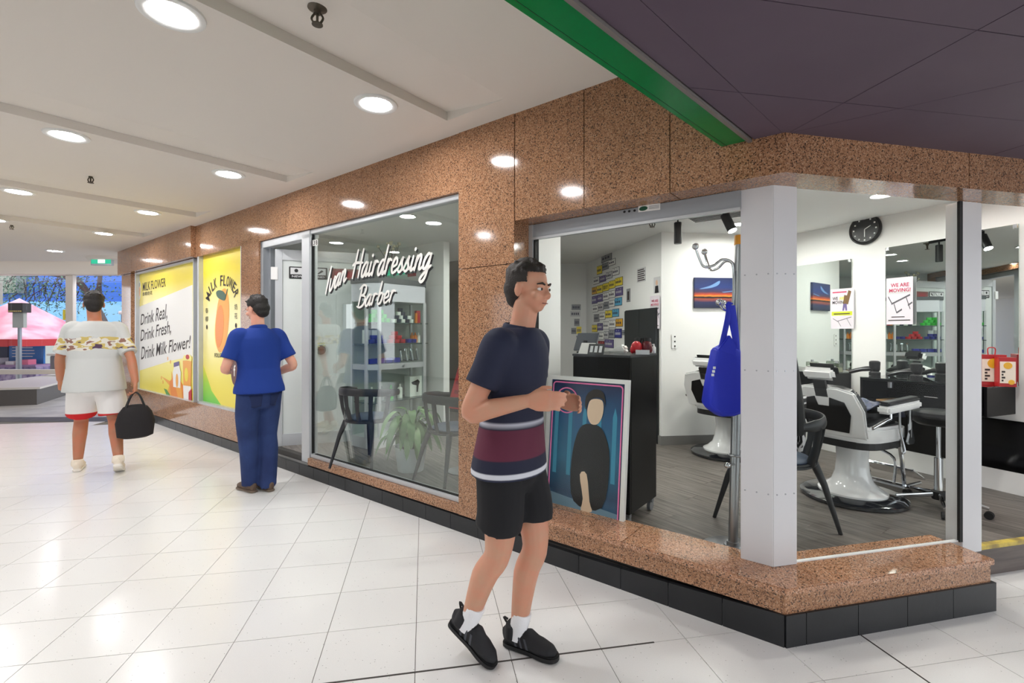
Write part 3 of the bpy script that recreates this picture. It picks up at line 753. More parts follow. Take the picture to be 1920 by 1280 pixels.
for i in range(14): v_.box(-R_+i*.25, -R_+i*.25+.24, -R_-.01, -R_+.01, zb-.2+(i % 2)*.02, zb+.01)
v_.box(R_-.01, R_+.01, -R_, R_, zb-.2, zb); v_.build('valance', TRD, tn)
for sx in (-1, 1):
    for sy in (-1, 1): MB().box(sx*1.7-.03, sx*1.7+.03, sy*1.7-.03, sy*1.7+.03, 0, zb).build('leg', ALU, tn)
st = thing('market_stall', 'market stall table with blue and dark menu boards under the pink tent', 'stall', (-15.2, 14.4, -.2))
MB().box(-1.3, 1.2, -.3, .4, .6, .66).build('table_top', mat('stall_cloth', (170, 140, 176), .8), st)
MB().box(-1.3, 1.2, -.28, .38, .0, .6).build('table_skirt', mat('stall_skirt', (112, 96, 140), .8, noise=((180, 166, 190), 9)), st)
MB().box(-.2, .85, .30, .36, .66, 1.42).build('menu_board', mat('menu_blue', (56, 132, 206), .6), st); MB().box(-.95, -.25, .30, .36, .66, 1.36).build('menu_board', mat('menu_dark', (44, 56, 82), .6), st)
ml = MB()
for i in range(6): ml.box(-.1, .3+rnd.random()*.3, .293, .30, 1.32-i*.09, 1.345-i*.09)
ml.build('menu_lines', WHITE, st)
for i in range(5): MB().box(-1.1+i*.42, -.85+i*.42, -.15, .1, .66, .76+.05*(i % 3)).build('goods_box', (WHITE, PINK, LGREY)[i % 3], st)
cart = thing('grey_bin_cart', 'grey covered cart with a square white label outside the far glass', 'cart', (-12.1, 13.6, -.2))
MB().box(-.62, .62, -.4, .4, .1, .98).build('cart_body', mat('cart_grey', (128, 120, 122), .7), cart, bevel=.02); MB().box(-.66, .66, -.44, .44, .98, 1.04).build('cart_lid', FRM, cart); MB().box(-.12, .16, -.405, -.4, .42, .78).build('label_sheet', LGREY, cart)
for sx in (-.5, .5): MB().cyl((sx, -.3, .1), (sx, -.22, .1), .1).build('wheel', RUB, cart)
lan = thing('wall_lantern', 'dark boxed lantern on a pale post outside the far glass', 'lantern', atd(37, 700, 13.3)-Vector((0, 0, .1)))
lan.location.z = .35; zz = .55
MB().box(-.03, .03, -.03, .03, -zz, 1.2).build('post', ALUD, lan); MB().box(-.15, .15, -.05, .05, 1.2, 1.62).build('pale_panel', mat('post_grey', (176, 178, 168), .7), lan); MB().box(-.2, .2, -.12, .12, 1.62, 1.88).build('lantern_box', mat('lantern_dark', (40, 32, 30), .4), lan)
for i in range(7): MB().box(-.18+i*.053, -.15+i*.053, -.13, -.12, 1.64, 1.67).build('lantern_bead', mat('bead', (230, 200, 120), .4), lan)
cp = thing('shade_canopy', 'dark curved shade canopy with a pale edge outside the far glass', 'canopy', (-10.2, 13.6, 0))
pts = [(-1.0, 1.98), (-.5, 2.02), (.1, 1.95), (.8, 1.75), (1.6, 1.5)]
c_ = MB(); c_.flat([(x, z) for x, z in pts]+[(x, z-.5) for x, z in pts[::-1]], .15, .2); c_.build('canopy_sheet', mat('canopy_dark', (46, 40, 46), .6), cp)
MB().tube([(x, .1, z) for x, z in pts], .05, 8).build('canopy_edge', mat('canopy_edge_pale', (226, 214, 216), .7), cp); MB().cyl((1.3, .17, -.2), (1.3, .17, 1.6), .04).build('canopy_post', ALU, cp)

# ================================================================ ceiling fittings
def downlight(p, r, m, label, group):
    t = thing('downlight', label, 'ceiling light', p, 0, group)
    MB().lathe([(r*.82, -.006), (r*1.0, -.012), (r*1.12, -.008), (r*1.14, 0), (r*1.14, .004), (r*.82, .004), (r*.82, -.006)], 32, caps=False).build('trim_ring', WHITEP, t, smooth=True)
    MB().lathe([(.0, -.004), (r*.84, -.004), (r*.84, .003), (0, .003)], 32).build('diffuser', m, t)
    return t
names = ['first', 'second', 'third', 'fourth', 'fifth', 'sixth']
for row, yy, rl in ((0, -.65, 'row beside the granite shopfront'), (1, -1.75, 'second row out from the shopfront')):
    for i, x in enumerate((-2.18, -4.38, -6.68, -8.7)):
        downlight(F1.P(x, yy, CEIL-.001), .118, LED, 'round white downlight, %s one in the %s' % (names[i], rl), 'mall downlights')
for i, x in enumerate((-2.18, -4.38, -6.68)): downlight(F1.P(x, -2.9, CEIL-.001), .118, LED, 'round white downlight, %s one in the outermost row' % names[i], 'mall downlights')
for i, (px, py) in enumerate(((103, 470), (8, 485), (215, 490))):
    p = atz(px, py, CEIL) if i == 0 else atz(px, py, 3.24)
    downlight(Vector((p.x, p.y, p.z-.001)), .12, LED, ['round downlight at the far ceiling edge before the window header', 'round downlight high at the far left picture edge', 'round downlight beside the green exit sign'][i], 'mall downlights')
for i, (x, y, lab) in enumerate(((.55, -.35, 'soffit downlight above the camera side'), (1.7, .75, 'soffit downlight before the corner ledge'), (2.9, .6, 'soffit downlight before the right entrance'), (2.2, -1.1, 'soffit downlight out in the right passage'), (.2, -1.9, 'soffit downlight farthest behind the beam'))):  # lamps added out of view to brighten the floor near the camera
    downlight(Vector((x, y, SZ-.001)), .085, LEDS, lab, 'soffit downlights')
def sprinkler(p, label):
    t = thing('sprinkler_head', label, 'sprinkler', p, 0, 'ceiling sprinklers')
    MB().lathe([(.0, 0), (.04, 0), (.042, -.006), (.016, -.016), (.016, -.03), (0, -.03)][::-1], 20).build('escutcheon', mat('bronze', (92, 84, 74), .4, .6), t, smooth=True)
    f = MB()
    for sx in (-1, 1): f.tube(smoothline([(sx*.012, 0, -.028), (sx*.026, 0, -.05), (sx*.012, 0, -.075)], 4), .005, 6)
    f.cyl((0, 0, -.03), (0, 0, -.07), .006, n=8); f.build('frame_arms', bpy.data.materials['bronze'], t, smooth=True)
    MB().lathe([(0, -.082), (.024, -.08), (.024, -.076), (0, -.072)], 14).build('deflector', bpy.data.materials['bronze'], t)
for px, py, lab in ((595, 22, 'sprinkler head nearest the camera on the mall ceiling'), (170, 331, 'sprinkler head between the second and third ceiling steps'), (22, 422, 'sprinkler head farthest along the mall ceiling')):
    p = atz(px, py, CEIL); sprinkler(Vector((p.x, p.y, CEIL+.02)), lab)
p = atz(1223, 411, ICEIL); sprinkler(Vector((p.x, p.y, ICEIL)), 'sprinkler head on the shop ceiling beside the track light')
p = atz(192, 484, CEIL-.02)
ex_ = thing('exit_sign', 'small green and white exit sign under the far ceiling end', 'exit sign', (p.x, p.y, CEIL-.02))
EXG = glow('exit_green', (60, 190, 150), 1.0); EXW = glow('exit_white', (236, 250, 244), 1.2)
MB().box(-.2, .2, -.03, .03, -.14, .02).build('sign_box', ALUD, ex_); MB().box(-.19, .19, -.034, -.03, -.11, -.02).build('sign_face', EXG, ex_); MB().box(-.06, .08, -.036, -.034, -.1, -.03).build('sign_symbol', EXW, ex_)
dk = thing('round_bulkhead', 'curved cream ceiling bulkhead above the exit sign', 'bulkhead', (p.x+.1, p.y+.25, CEIL)); dk['kind'] = 'structure'
MB().lathe([(0, -.05), (.45, -.05), (.5, 0), (0, 0)], 32).build('bulkhead_drum', CEILM, dk, smooth=True)
for i, (px, py, lab) in enumerate(((1078, 433, 'shop downlight above the number plate wall'), (1383, 419, 'shop downlight beside the corner column'))):
    p = atz(px, py, ICEIL); downlight(Vector((p.x, p.y, ICEIL-.001)), .075, LEDI, lab, 'shop downlights')
for i, (x, y, lab) in enumerate(((3.0, 3.9, 'shop downlight over the white barber chair'), (2.55, 2.9, 'shop downlight near the entrance ceiling'), (3.35, 3.2, 'shop downlight by the entrance mirror'), (.2, 4.4, 'shop downlight over the reception counter'), (-1.0, 4.6, 'shop downlight before the glass cabinet'), (-1.9, 4.9, 'shop downlight inside the entrance door'), (1.2, 3.6, 'shop downlight over the coat stand'), (-.2, 5.4, 'shop downlight before the dark shutter'), (2.7, 4.9, 'shop downlight near the back mirror'))):  # further lamps, nearly all out of view, added to brighten the shop
    downlight(Vector((x, y, ICEIL-.001)), .075, LEDI, lab, 'shop downlights')
tk = thing('track_light', 'black ceiling track with a black cylinder spotlight hanging down', 'track light', atz(1271, 404, ICEIL))
tv = Vector((.55, -.83, 0)).normalized(); tr0 = Matrix.Rotation(math.atan2(tv.y, tv.x), 4, 'Z')
mb = MB(); mb.m = tr0; mb.box(-.12, .16, -.018, .018, -.03, 0); mb.build('track', BLACKM, tk)
MB().cyl((0, 0, -.03), (0, 0, -.07), .008, n=8).build('stem', BLACKM, tk); MB().lathe([(0, -.27), (.034, -.27), (.036, -.262), (.036, -.07), (.03, -.065), (0, -.065)], 24).build('lamp_body', BLACKM, tk, smooth=True)
pt = atz(1350, 398, ICEIL)
vg = thing('air_vent', 'dark slatted air vent in the shop ceiling', 'vent', pt+Vector((.02, .12, 0)), R1)
for i in range(6): MB().box(-.24, .24, -.14+i*.05, -.115+i*.05, -.012, 0).build('slat', BLACKM, vg)
MB().box(-.26, .26, -.16, .16, -.004, 0).build('vent_plate', WHITEP, vg)
tk2 = thing('spotlight', 'black cylinder spotlight tilted and lit beside the ceiling vent', 'spotlight', pt+Vector((0, -.1, 0)))
MB().cyl((0, 0, 0), (0, 0, -.05), .02, n=12).build('mount', BLACKM, tk2)
a_ = Vector((.25, -.35, -.9)).normalized(); MB().cyl(Vector((0, 0, -.05)), Vector((0, 0, -.05))+a_*.17, .04, n=24).build('lamp_body', BLACKM, tk2, smooth=True)
MB().cyl(Vector((0, 0, -.05))+a_*.171, Vector((0, 0, -.05))+a_*.174, .036, n=24).build('lamp_lens', LEDI, tk2)
# ================================================================ printed posters in the lit windows
class Print:
    def __init__(s, F, off, root): s.F, s.off, s.root = F, off, root; s.o = F.loc(root.location); s.z = root.location.z; s.k = 0
    def at(s, px, py): x, z = s.F.q(px, py, s.off); return (x-s.o[0], z-s.z)
    def lay(s, lay): y = s.off-s.o[1]; return y-.0012*lay-.0008, y-.0012*lay+.0002
    def poly(s, nm, pts, m, lay=1, raw=False):
        y0, y1 = s.lay(lay); p = pts if raw else [s.at(*q) for q in pts]
        return MB().flat(p, y0, y1).build(nm, m, s.root)
    def oval(s, nm, c, rx, ry, m, lay=1, tilt=0.0, n=28):      # centre and half sizes in metres after the centre is found
        c = s.at(*c); p = []
        for i in range(n):
            a = 2*PI*i/n; u, v = rx*math.cos(a), ry*math.sin(a); p.append((c[0]+u*math.cos(tilt)-v*math.sin(tilt), c[1]+u*math.sin(tilt)+v*math.cos(tilt)))
        return s.poly(nm, p, m, lay, True)
    def txt(s, nm, body, bl, br, tl, tr_, m, lay=2, shear=0.0, bold=0.0):
        a, b, c, d = [s.at(*p) for p in (bl, br, tl, tr_)]; y0, _ = s.lay(lay)
        def fn(u, v, y): 
            return ((a[0]*(1-u)+b[0]*u)*(1-v)+(c[0]*(1-u)+d[0]*u)*v, y, (a[1]*(1-u)+b[1]*u)*(1-v)+(c[1]*(1-u)+d[1]*u)*v)
        mb = MB(); text(mb, body, 0, 1, 0, 1, y0, shear, bold, fn); return mb.build(nm, m, s.root)
YG = bands('yellow_sheet', [(0, (246, 226, 60)), (.5, (252, 238, 110)), (1.2, (254, 246, 190)), (1.9, (248, 226, 50))], 2, .3, .3, 1.2)
wp1 = litframe(5, -9.87, -7.2, .47, 2.425, YG); wp2 = litframe(6, -7.06, -5.7, .5, 2.535, YG)
t = thing('drink_poster', 'yellow and white drink poster with three lines of slanted writing, bottle and cup', 'poster', F1.P(-8.5, .06, .47), F1.r); P = Print(F1, .06, t)
MB().box(-1.29, 1.29, -.001, .0, 0, 1.95).build('sheet', YG, t)
P.poly('white_band', [(254, 578), (361, 534), (361, 668), (320, 676), (254, 697)], WHITE, 1)
P.oval('logo_oval', (261.5, 544), .085, .17, WHITE, 2); P.oval('logo_mango', (261.3, 548), .05, .1, ORANGE, 3, -.2); P.oval('logo_leaf', (261.8, 534), .022, .04, LEAFP, 3)
P.txt('logo_words', 'MILK FLOWER', (268, 546), (311, 537), (268, 530), (311, 520.5), INK, 2, bold=.002)
P.txt('logo_characters', '泰椰奶花', (267.5, 555), (286, 552), (267.5, 548), (286, 544.5), INK, 2)
P.txt('slogan_line', 'Drink Real,', (264, 613), (314, 601), (264, 590), (314, 569), INK, 2, .2, .006)
P.txt('slogan_line', 'Drink Fresh,', (264, 643), (321, 628), (264, 619), (321, 600), INK, 2, .2, .006)
P.txt('slogan_line', 'Drink Milk Flower!', (265, 674), (358, 652), (265, 650), (358, 628), INK, 2, .2, .006)
for i, (pts, m_) in enumerate((([(313, 742), (318, 722), (304, 706), (322, 716), (322, 696), (328, 722), (336, 730), (338, 747)], ORANGE), ([(322, 744), (318, 716), (330, 700), (345, 724), (346, 749)], ORANGE2), ([(308, 728), (313, 730), (322, 744), (314, 743)], GREENP), ([(335, 746), (330, 724), (340, 716), (344, 748)], ORANGE))):
    P.poly('splash', pts, m_, 2+i)
P.poly('bottle_print', [(325, 697), (327, 690), (327, 683), (337, 681), (338, 690), (340, 697), (339, 727), (326, 725)], WHITE, 6); P.poly('bottle_cap', [(327, 688), (327, 680), (337, 677), (337, 685)], VIOLET, 7); P.oval('bottle_label', (333, 713), .05, .1, ORANGE, 7)
P.poly('cup_print', [(344, 676), (360, 675), (358.5, 750), (345.5, 747)], ORANGE, 6); P.poly('cup_milk', [(344.6, 722), (359.2, 724), (358.5, 750), (345.5, 747)], WHITE, 7); P.poly('cup_top', [(343.5, 674), (346, 666), (358, 665), (361, 671), (360, 677)], YEL2, 7); P.oval('cup_label', (350.5, 702), .07, .1, YEL, 7)
P.poly('fruit_slice', [(355, 751), (355, 735), (360.5, 728), (360.5, 752)], RED, 8); P.oval('fruit_bits', (353, 669), .07, .035, RED, 8)
for c in ((303, 708), (306, 716), (315, 672), (320, 678)): P.oval('droplet', c, .018, .03, ORANGE, 2)

t = thing('mango_poster', 'yellow poster with a large orange mango under arched dark lettering', 'poster', F1.P(-6.37, .06, .5), F1.r); P = Print(F1, .06, t)
MB().box(-.65, .65, -.001, .0, 0, 2.03).build('sheet', YG, t)
GRD = bands('green_corner', [(0, (110, 210, 70)), (.25, (170, 222, 70)), (.5, (240, 228, 60))], 2, .35)
MB().flat([(-.64, 0.0), (-.05, 0.0), (-.35, .16), (-.64, .5)], -.0022, -.0012).build('green_corner', GRD, t)
P.oval('mango_side', (412, 610), .15, .30, YEL2, 1, -.25); P.oval('mango', (417, 601), .20, .42, ORANGE, 2, -.2); P.oval('mango_shade', (412, 612), .13, .28, ORANGE2, 3, -.15)
lp = [P.at(*p) for p in ((406, 548), (411, 544), (419, 546), (424, 554), (422, 563), (414, 561), (408, 556))]; P.poly('leaf', [tuple(v[:2]) for v in smoothline(lp, 4, True)], LEAFP, 4, True)
P.poly('stem', [(422, 560), (424, 558), (428, 541), (427, 541)], LEAFP, 5)
ca_, cb_, cc_ = P.at(391, 560), P.at(415, 526), P.at(443, 556)
cx_, cz_ = (ca_[0]+cc_[0])/2, (ca_[1]+cc_[1])/2; rx_, rz_ = (cc_[0]-ca_[0])/2*1.02, cb_[1]-cz_
tx = 'MILK FLOWER'; y0, _ = P.lay(4)
arc = [(cx_+rx_*math.cos(math.radians(178-176*k/120)), cz_+rz_*math.sin(math.radians(178-176*k/120))) for k in range(121)]
acc = [0.0]
for k in range(120): acc.append(acc[-1]+math.hypot(arc[k+1][0]-arc[k][0], arc[k+1][1]-arc[k][1]))
for i, ch in enumerate(tx):
    if ch == ' ': continue
    want = acc[-1]*(.03+.94*i/(len(tx)-1)); k = min(range(1, 120), key=lambda q: abs(acc[q]-want)); px_, pz_ = arc[k]
    ro = math.atan2(arc[k+1][1]-arc[k-1][1], arc[k+1][0]-arc[k-1][0]); w_, h_ = {'I': .012, 'M': .05, 'W': .055}.get(ch, .038), .135; cr_, sr_ = math.cos(ro), math.sin(ro)
    mb = MB(); text(mb, ch, 0, 1, 0, 1, y0, 0, .01, lambda u, v, y: (px_+(u-.5)*2*w_*cr_-(v-.5)*h_*sr_, y, pz_+(u-.5)*2*w_*sr_+(v-.5)*h_*cr_)); mb.build('arched_letter', INK, t)
for ch, c, r_ in (('泰', (388.5, 582), 5), ('椰', (388.5, 598), 5), ('奶', (443, 575), 5.5), ('花', (443, 592), 5.5)): 
    P.txt('side_character', ch, (c[0]-2.6, c[1]+r_), (c[0]+2.6, c[1]+r_), (c[0]-2.6, c[1]-r_), (c[0]+2.6, c[1]-r_), INK, 4)
for c in ((388.5, 613), (443, 610)): P.oval('side_dot', c, .022, .03, INK, 4)
P.txt('follow_words', 'FOLLOW US', (403, 669.5), (428, 670.5), (403, 662), (428, 661.5), INK, 4, bold=.015)
BRN = mat('brown_badge', (110, 70, 66), .4); P.oval('badge', (440.5, 693), .105, .19, BRN, 4); P.txt('badge_letter', 'f', (438.8, 705), (442.6, 705), (438.8, 684), (442.6, 684), WHITE, 5, bold=.02)

# ================================================================ brush lettering on the left shop window
GL = {'I': (.3, [[(.1, 0), (.14, 1.02)]]),
 'v': (.42, [[(.02, .5), (.06, .12), (.14, 0), (.27, .12), (.34, .5)], [(.34, .5), (.42, .44)]]),
 'a': (.46, [[(.33, .44), (.2, .52), (.04, .3), (.06, .03), (.2, .03), (.33, .42), (.34, .5)], [(.34, .5), (.32, .1), (.37, .01), (.46, .1)]]),
 'n': (.46, [[(.04, 0), (.06, .5)], [(.06, .25), (.17, .5), (.28, .45), (.28, .1), (.34, .01), (.46, .1)]]),
 'H': (.72, [[(.14, -.02), (.16, 1.02)], [(.54, -.02), (.54, 1.02)], [(-.02, .46), (.2, .54), (.66, .52)]]),
 'i': (.26, [[(.08, .5), (.07, .1), (.12, .01), (.25, .1)], [(.1, .7), (.11, .76)]]),
 'r': (.38, [[(.05, 0), (.07, .52)], [(.07, .32), (.16, .5), (.3, .46)], [(.3, .46), (.38, .1)]][:2]),
 'd': (.48, [[(.33, .44), (.2, .52), (.04, .3), (.06, .03), (.2, .03), (.33, .42)], [(.36, 1.02), (.33, .1), (.38, .01), (.47, .1)]]),
 'e': (.4, [[(.04, .2), (.28, .3), (.25, .49), (.12, .5), (.03, .25), (.1, .02), (.22, .02), (.39, .14)]]),
 's': (.36, [[(.0, .1), (.2, .52), (.18, .35), (.27, .12), (.14, 0), (.02, .08)], [(.26, .06), (.36, .12)]]),
 'g': (.48, [[(.33, .44), (.2, .52), (.04, .3), (.06, .05), (.2, .05), (.33, .42)], [(.34, .5), (.3, -.2), (.16, -.42), (.02, -.36), (.1, -.2), (.46, .1)]]),
 'B': (.6, [[(.12, -.02), (.14, 1.0)], [(-.02, .86), (.2, 1.02), (.44, .92), (.4, .62), (.14, .52)], [(.2, .53), (.5, .44), (.5, .12), (.26, -.03), (.02, .04)]]),
 'b': (.44, [[(.08, 1.02), (.05, .08)], [(.06, .28), (.18, .5), (.32, .38), (.28, .08), (.14, -.01), (.05, .08)], [(.3, .4), (.44, .42)]])}
sg = thing('window_lettering', 'white brush lettering reading Ivan Hairdressing Barber on the left shop window', 'lettering', F1.P(-3.2, .05, 1.7), F1.r)
LW = mat('white_vinyl', (248, 246, 240), .5)
def word(body, bl, br, tl, tr_, par):
    a, b, c, d = [F1.q(px, py, .05) for px, py in (bl, br, tl, tr_)]
    tot = sum(GL[ch][0] for ch in body); u0 = 0; ht = (c[1]-a[1]+d[1]-b[1])/2
    def pt(u, v):
        s = u/tot; x = a[0]+(b[0]-a[0])*s; z = a[1]+(b[1]-a[1])*s; h = (c[1]-a[1])*(1-s)+(d[1]-b[1])*s
        return (x+.36*v*h+3.2, z+v*h-1.7)
    for ch in body:
        for m_, dx, dz, y0, y1, nm in ((INKB, .012, -.016, .001, .003, 'letter_shadow'), (LW, 0, 0, -.004, .0005, 'letter')):
            mb = MB()
            for st_ in GL[ch][1]:
                ln = smoothline([pt(u0+u, v) for u, v in st_], 5); rs = []; 
                for i in range(len(ln)): rs.append(ht*(.038+.016*math.sin(PI*i/max(len(ln)-1, 1))))
                n = len(ln); L = []; R = []
                for i in range(n):
                    t_ = (ln[min(i+1, n-1)]-ln[max(i-1, 0)]).normalized(); nn = Vector((-t_.y, t_.x, 0))
                    L.append(ln[i]+nn*rs[i]); R.append(ln[i]-nn*rs[i])
                vs = [(p.x+dx, y0, p.y+dz) for p in L]+[(p.x+dx, y0, p.y+dz) for p in R]; mb.add(vs, [(i, i+1, n+i+1, n+i) for i in range(n-1)])
                for e_ in (ln[0], ln[-1]):      # round ends
                    r_ = rs[0]; mb.add([(e_.x+dx+r_*math.cos(k*PI/6), y0-.0002, e_.y+dz+r_*math.sin(k*PI/6)) for k in range(12)], [tuple(range(12))])
            o = mb.build(nm, m_, par)
            sm = o.modifiers.new('s', 'SOLIDIFY'); sm.thickness = .0008
        u0 += GL[ch][0]
word('Ivan', (609, 552), (649, 526), (609, 504), (649, 480), sg)
word('Hairdressing', (658, 521), (808, 503), (658, 472), (808, 448), sg)
word('Barber', (669, 576), (740, 565), (669, 537), (740, 523), sg)
t = thing('shop_number', 'small white number tiles 63B in the top corner of the shop window', 'number', F1.P(-4.08, .052, 2.3), F1.r); P = Print(F1, .052, t)
for i, ch in enumerate('63B'):
    x0 = 583.5+i*4.4; y_ = 450.5-i*.7
    P.poly('number_tile', [(x0, y_+11), (x0+4, y_+10.6), (x0+4, y_-.4), (x0, y_)], WHITE, 1); P.txt('digit', ch, (x0+.7, y_+9.6), (x0+3.3, y_+9.3), (x0+.7, y_+1.2), (x0+3.3, y_+.9), INKB, 3, bold=.02)
hs = thing('header_sticker', 'white maker sticker with a green oval on the window header', 'sticker', F1.P(-.72, .165, 2.1), F1.r); P = Print(F1, .165, hs)
P.poly('sheet', [(1197, 398), (1238, 393), (1238, 381), (1197, 386)], WHITE, 1); P.oval('oval', (1206.5, 391), .026, .013, mat('sticker_green', (30, 84, 60), .5), 2)
for i in range(3): P.poly('print_line', [(1217, 389.5+i*2.4-2.2), (1236, 387.2+i*2.4-2.2), (1236, 386.2+i*2.4-2.2), (1217, 388.5+i*2.4-2.2)], GREY, 2)
for px in (1171, 1180, 1190): P.oval('hole', (px, 397-(px-1171)*.12), .008, .007, INKB, 1)

# ================================================================ framed poster leaning behind the corner window (plain stand-in design)
fpz = thing('framed_poster', 'white framed blue poster with a pink neon border leaning behind the corner window', 'poster', F1.P(-1.222, .245, IZ), F1.r)
fpz.rotation_euler = (-.095, 0, F1.r)
w, hh = .305, .965
fr = MB(); fr.box(-w, w, 0, .03, 0, .028); fr.box(-w, w, 0, .03, hh-.028, hh); fr.box(-w, -w+.028, 0, .03, .028, hh-.028); fr.box(w-.028, w, 0, .03, .028, hh-.028); fr.build('frame', mat('white_frame', (232, 230, 228), .35), fpz)
MB().box(-w+.02, w-.02, .012, .028, .02, hh-.02).build('poster_sheet', bands('poster_blue', [(0, (30, 54, 84)), (.12, (60, 104, 138)), (.25, (26, 60, 92)), (.5, (36, 104, 136)), (.75, (24, 84, 128)), (.95, (20, 44, 84))], 2, .3, .12, 9), fpz)
def pl(nm, pts, m_, l=1, sm=0): 
    if sm: pts = [tuple(v[:2]) for v in smoothline(pts, sm, True)]
    return MB().flat(pts, .012-.0012*l-.0006, .012-.0012*l+.0004).build(nm, m_, fpz)
sb, ss, shh = mat('poster_black', (22, 20, 24), .4), mat('poster_skin', (226, 196, 168), .4), mat('poster_hair', (36, 28, 26), .4)
PT = mat('poster_teal', (60, 140, 172), .4)
for i in range(5): pl('shelf_shape', [(-.24+i*.11, .3), (-.21+i*.11, .3), (-.21+i*.11, .72), (-.225+i*.11, .78), (-.24+i*.11, .72)], PT, 1)
pl('counter_shape', [(-.26, .05), (.26, .05), (.26, .12), (-.26, .17)], mat('poster_grey', (110, 140, 160), .4), 2)
pl('shirt_shape', [(-.06, .14), (-.09, .4), (-.04, .62), (.06, .66), (.14, .62), (.19, .45), (.15, .14)], sb, 3, 4)
pl('arm_shape', [(-.02, .32), (.03, .33), (.06, .16), (.08, .1), (.0, .09), (.01, .17)], ss, 4, 3)
pl('face_shape', [(.02, .7), (.05, .66), (.1, .67), (.13, .74), (.12, .82), (.04, .82), (.015, .76)], ss, 4, 4)
pl('hair_shape', [(.0, .75), (.0, .84), (.06, .89), (.13, .87), (.145, .78), (.125, .83), (.06, .835), (.02, .8)], shh, 5, 3)
PNK = mat('neon_pink_print', (248, 130, 186), .35)
rr = MB(); rp_ = []
for cx2, cz2, a0 in ((.24, .9, 0), (-.24, .9, 90), (-.24, .07, 180), (.24, .07, 270)):
    for k in range(5): a = math.radians(a0+k*22.5); rp_.append((cx2+.022*math.cos(a), .008, cz2+.022*math.sin(a)))
rr.tube(rp_, .005, 6, closed=True); rr.build('border_line', PNK, fpz)
MB().tube([(-.15+.085*math.cos(a*PI/16), .008, .80+.085*math.sin(a*PI/16)) for a in range(32)], .0045, 6, closed=True).build('ring_line', PNK, fpz)

# ================================================================ reception counter
rc = thing('reception_counter', 'black reception counter on castors behind the framed poster', 'counter', F1.P(-1.13, .375, IZ), F1.r)
MB().box(-.22, .2, 0, .02, .09, 1.10).build('front_panel', BLACK, rc, bevel=.003); MB().box(.18, .2, .02, .45, .09, 1.10).build('side_panel', BLACK, rc, bevel=.003)
MB().box(-.22, -.2, .02, .45, .09, 1.10).build('side_panel', BLACK, rc); MB().box(-.2, .18, .43, .45, .09, 1.10).build('back_panel', BLACK, rc); MB().box(-.2, .18, .02, .43, .09, .11).build('bottom_panel', BLACK, rc)
MB().box(-.225, .205, -.004, .455, 1.10, 1.115).build('counter_top', mat('counter_top_black', (40, 42, 46), .4), rc, bevel=.003)
for x in (-.19, .17):
    for y in (.03, .41):
        c = MB(); c.cyl((x-.012, y, .035), (x+.012, y, .035), .035, n=16); c.box(x-.02, x+.02, y-.012, y+.02, .06, .092); c.build('castor', mat('castor_grey', (120, 122, 126), .4), rc, smooth=True)
CT = IZ+1.115
def onctr(px, d): x = (px-CX)/FOC*d; return Vector((x, d, CT))
t = thing('tablet_stand', 'grey tablet screen tilted back on the reception counter', 'tablet', onctr(1094, 3.42), F1.r)
mb = MB(); mb.m = Matrix.Rotation(-.5, 4, 'X'); mb.box(-.085, .085, -.006, .006, .02, .16); mb.build('screen', mat('tablet_grey', (78, 82, 90), .3), t); MB().box(-.05, .05, -.01, .06, 0, .012).build('stand_foot', BLACKM, t); MB().box(-.012, .012, .02, .035, .01, .09).build('stand_neck', BLACKM, t)
t = thing('price_stand', 'black tent card with white marks on the reception counter', 'card', onctr(1116, 3.22), F1.r)
mb = MB(); mb.m = Matrix.Rotation(-.35, 4, 'X'); mb.box(-.06, .06, 0, .003, 0, .075); mb.build('card', INKB, t)
mb = MB(); mb.m = Matrix.Rotation(-.35, 4, 'X')
for i in range(3): mb.box(-.045+i*.034, -.024+i*.034, -.001, 0, .015, .06)
mb.build('card_marks', LGREY, t)['kind'] = 'stuff'
t = thing('paper_sheets', 'white sheets of paper leaning behind the tent card', 'paper', onctr(1097, 3.32), F1.r)
mb = MB(); mb.m = Matrix.Rotation(-.6, 4, 'X'); mb.box(-.055, .055, 0, .004, 0, .09); mb.build('sheet', WHITE, t)
t = thing('tissue_box', 'white folded tissue pack on the counter beside the red gloves', 'tissues', onctr(1158, 3.40), F1.r)
MB().flat([(-.07, 0), (.07, 0), (.075, .03), (.05, .065), (.01, .055), (-.03, .03), (-.07, .03)], -.03, .03).build('pack', WHITE, t, bevel=.012)
t = thing('boxing_gloves', 'small red and black toy gloves on the reception counter corner', 'gloves', onctr(1202, 3.28), F1.r+.3)
mb = MB(); mb.ell((-.03, 0, .045), (.038, .04, .045)); mb.ell((-.055, -.02, .03), (.016, .02, .028)); mb.build('glove', RED, t, smooth=True)
mb = MB(); mb.ell((.035, .02, .05), (.036, .04, .048)); mb.ell((.06, 0, .035), (.016, .02, .028)); mb.build('glove', mat('dark_red_glove', (96, 20, 28), .4), t, smooth=True)
for x in (-.025, .035): MB().cyl((x, .02, .07), (x, .03, .105), .026, .03, 14).build('cuff', BLACKM, t, smooth=True)
MB().box(-.03, .06, -.06, -.045, 0, .03).build('price_tag', LGREY, t)
t = thing('pump_bottle', 'small white pump bottle at the end of the reception counter', 'bottle', onctr(1226, 3.42))
MB().lathe([(.012, 0), (.014, .002), (.014, .04), (.006, .05), (.005, .06), (0, .06)], 16).build('bottle_body', WHITE, t, smooth=True); MB().box(-.012, .004, -.003, .003, .058, .066).build('pump', WHITE, t)

MARK = mat('plate_ink', (58, 56, 80), .5)
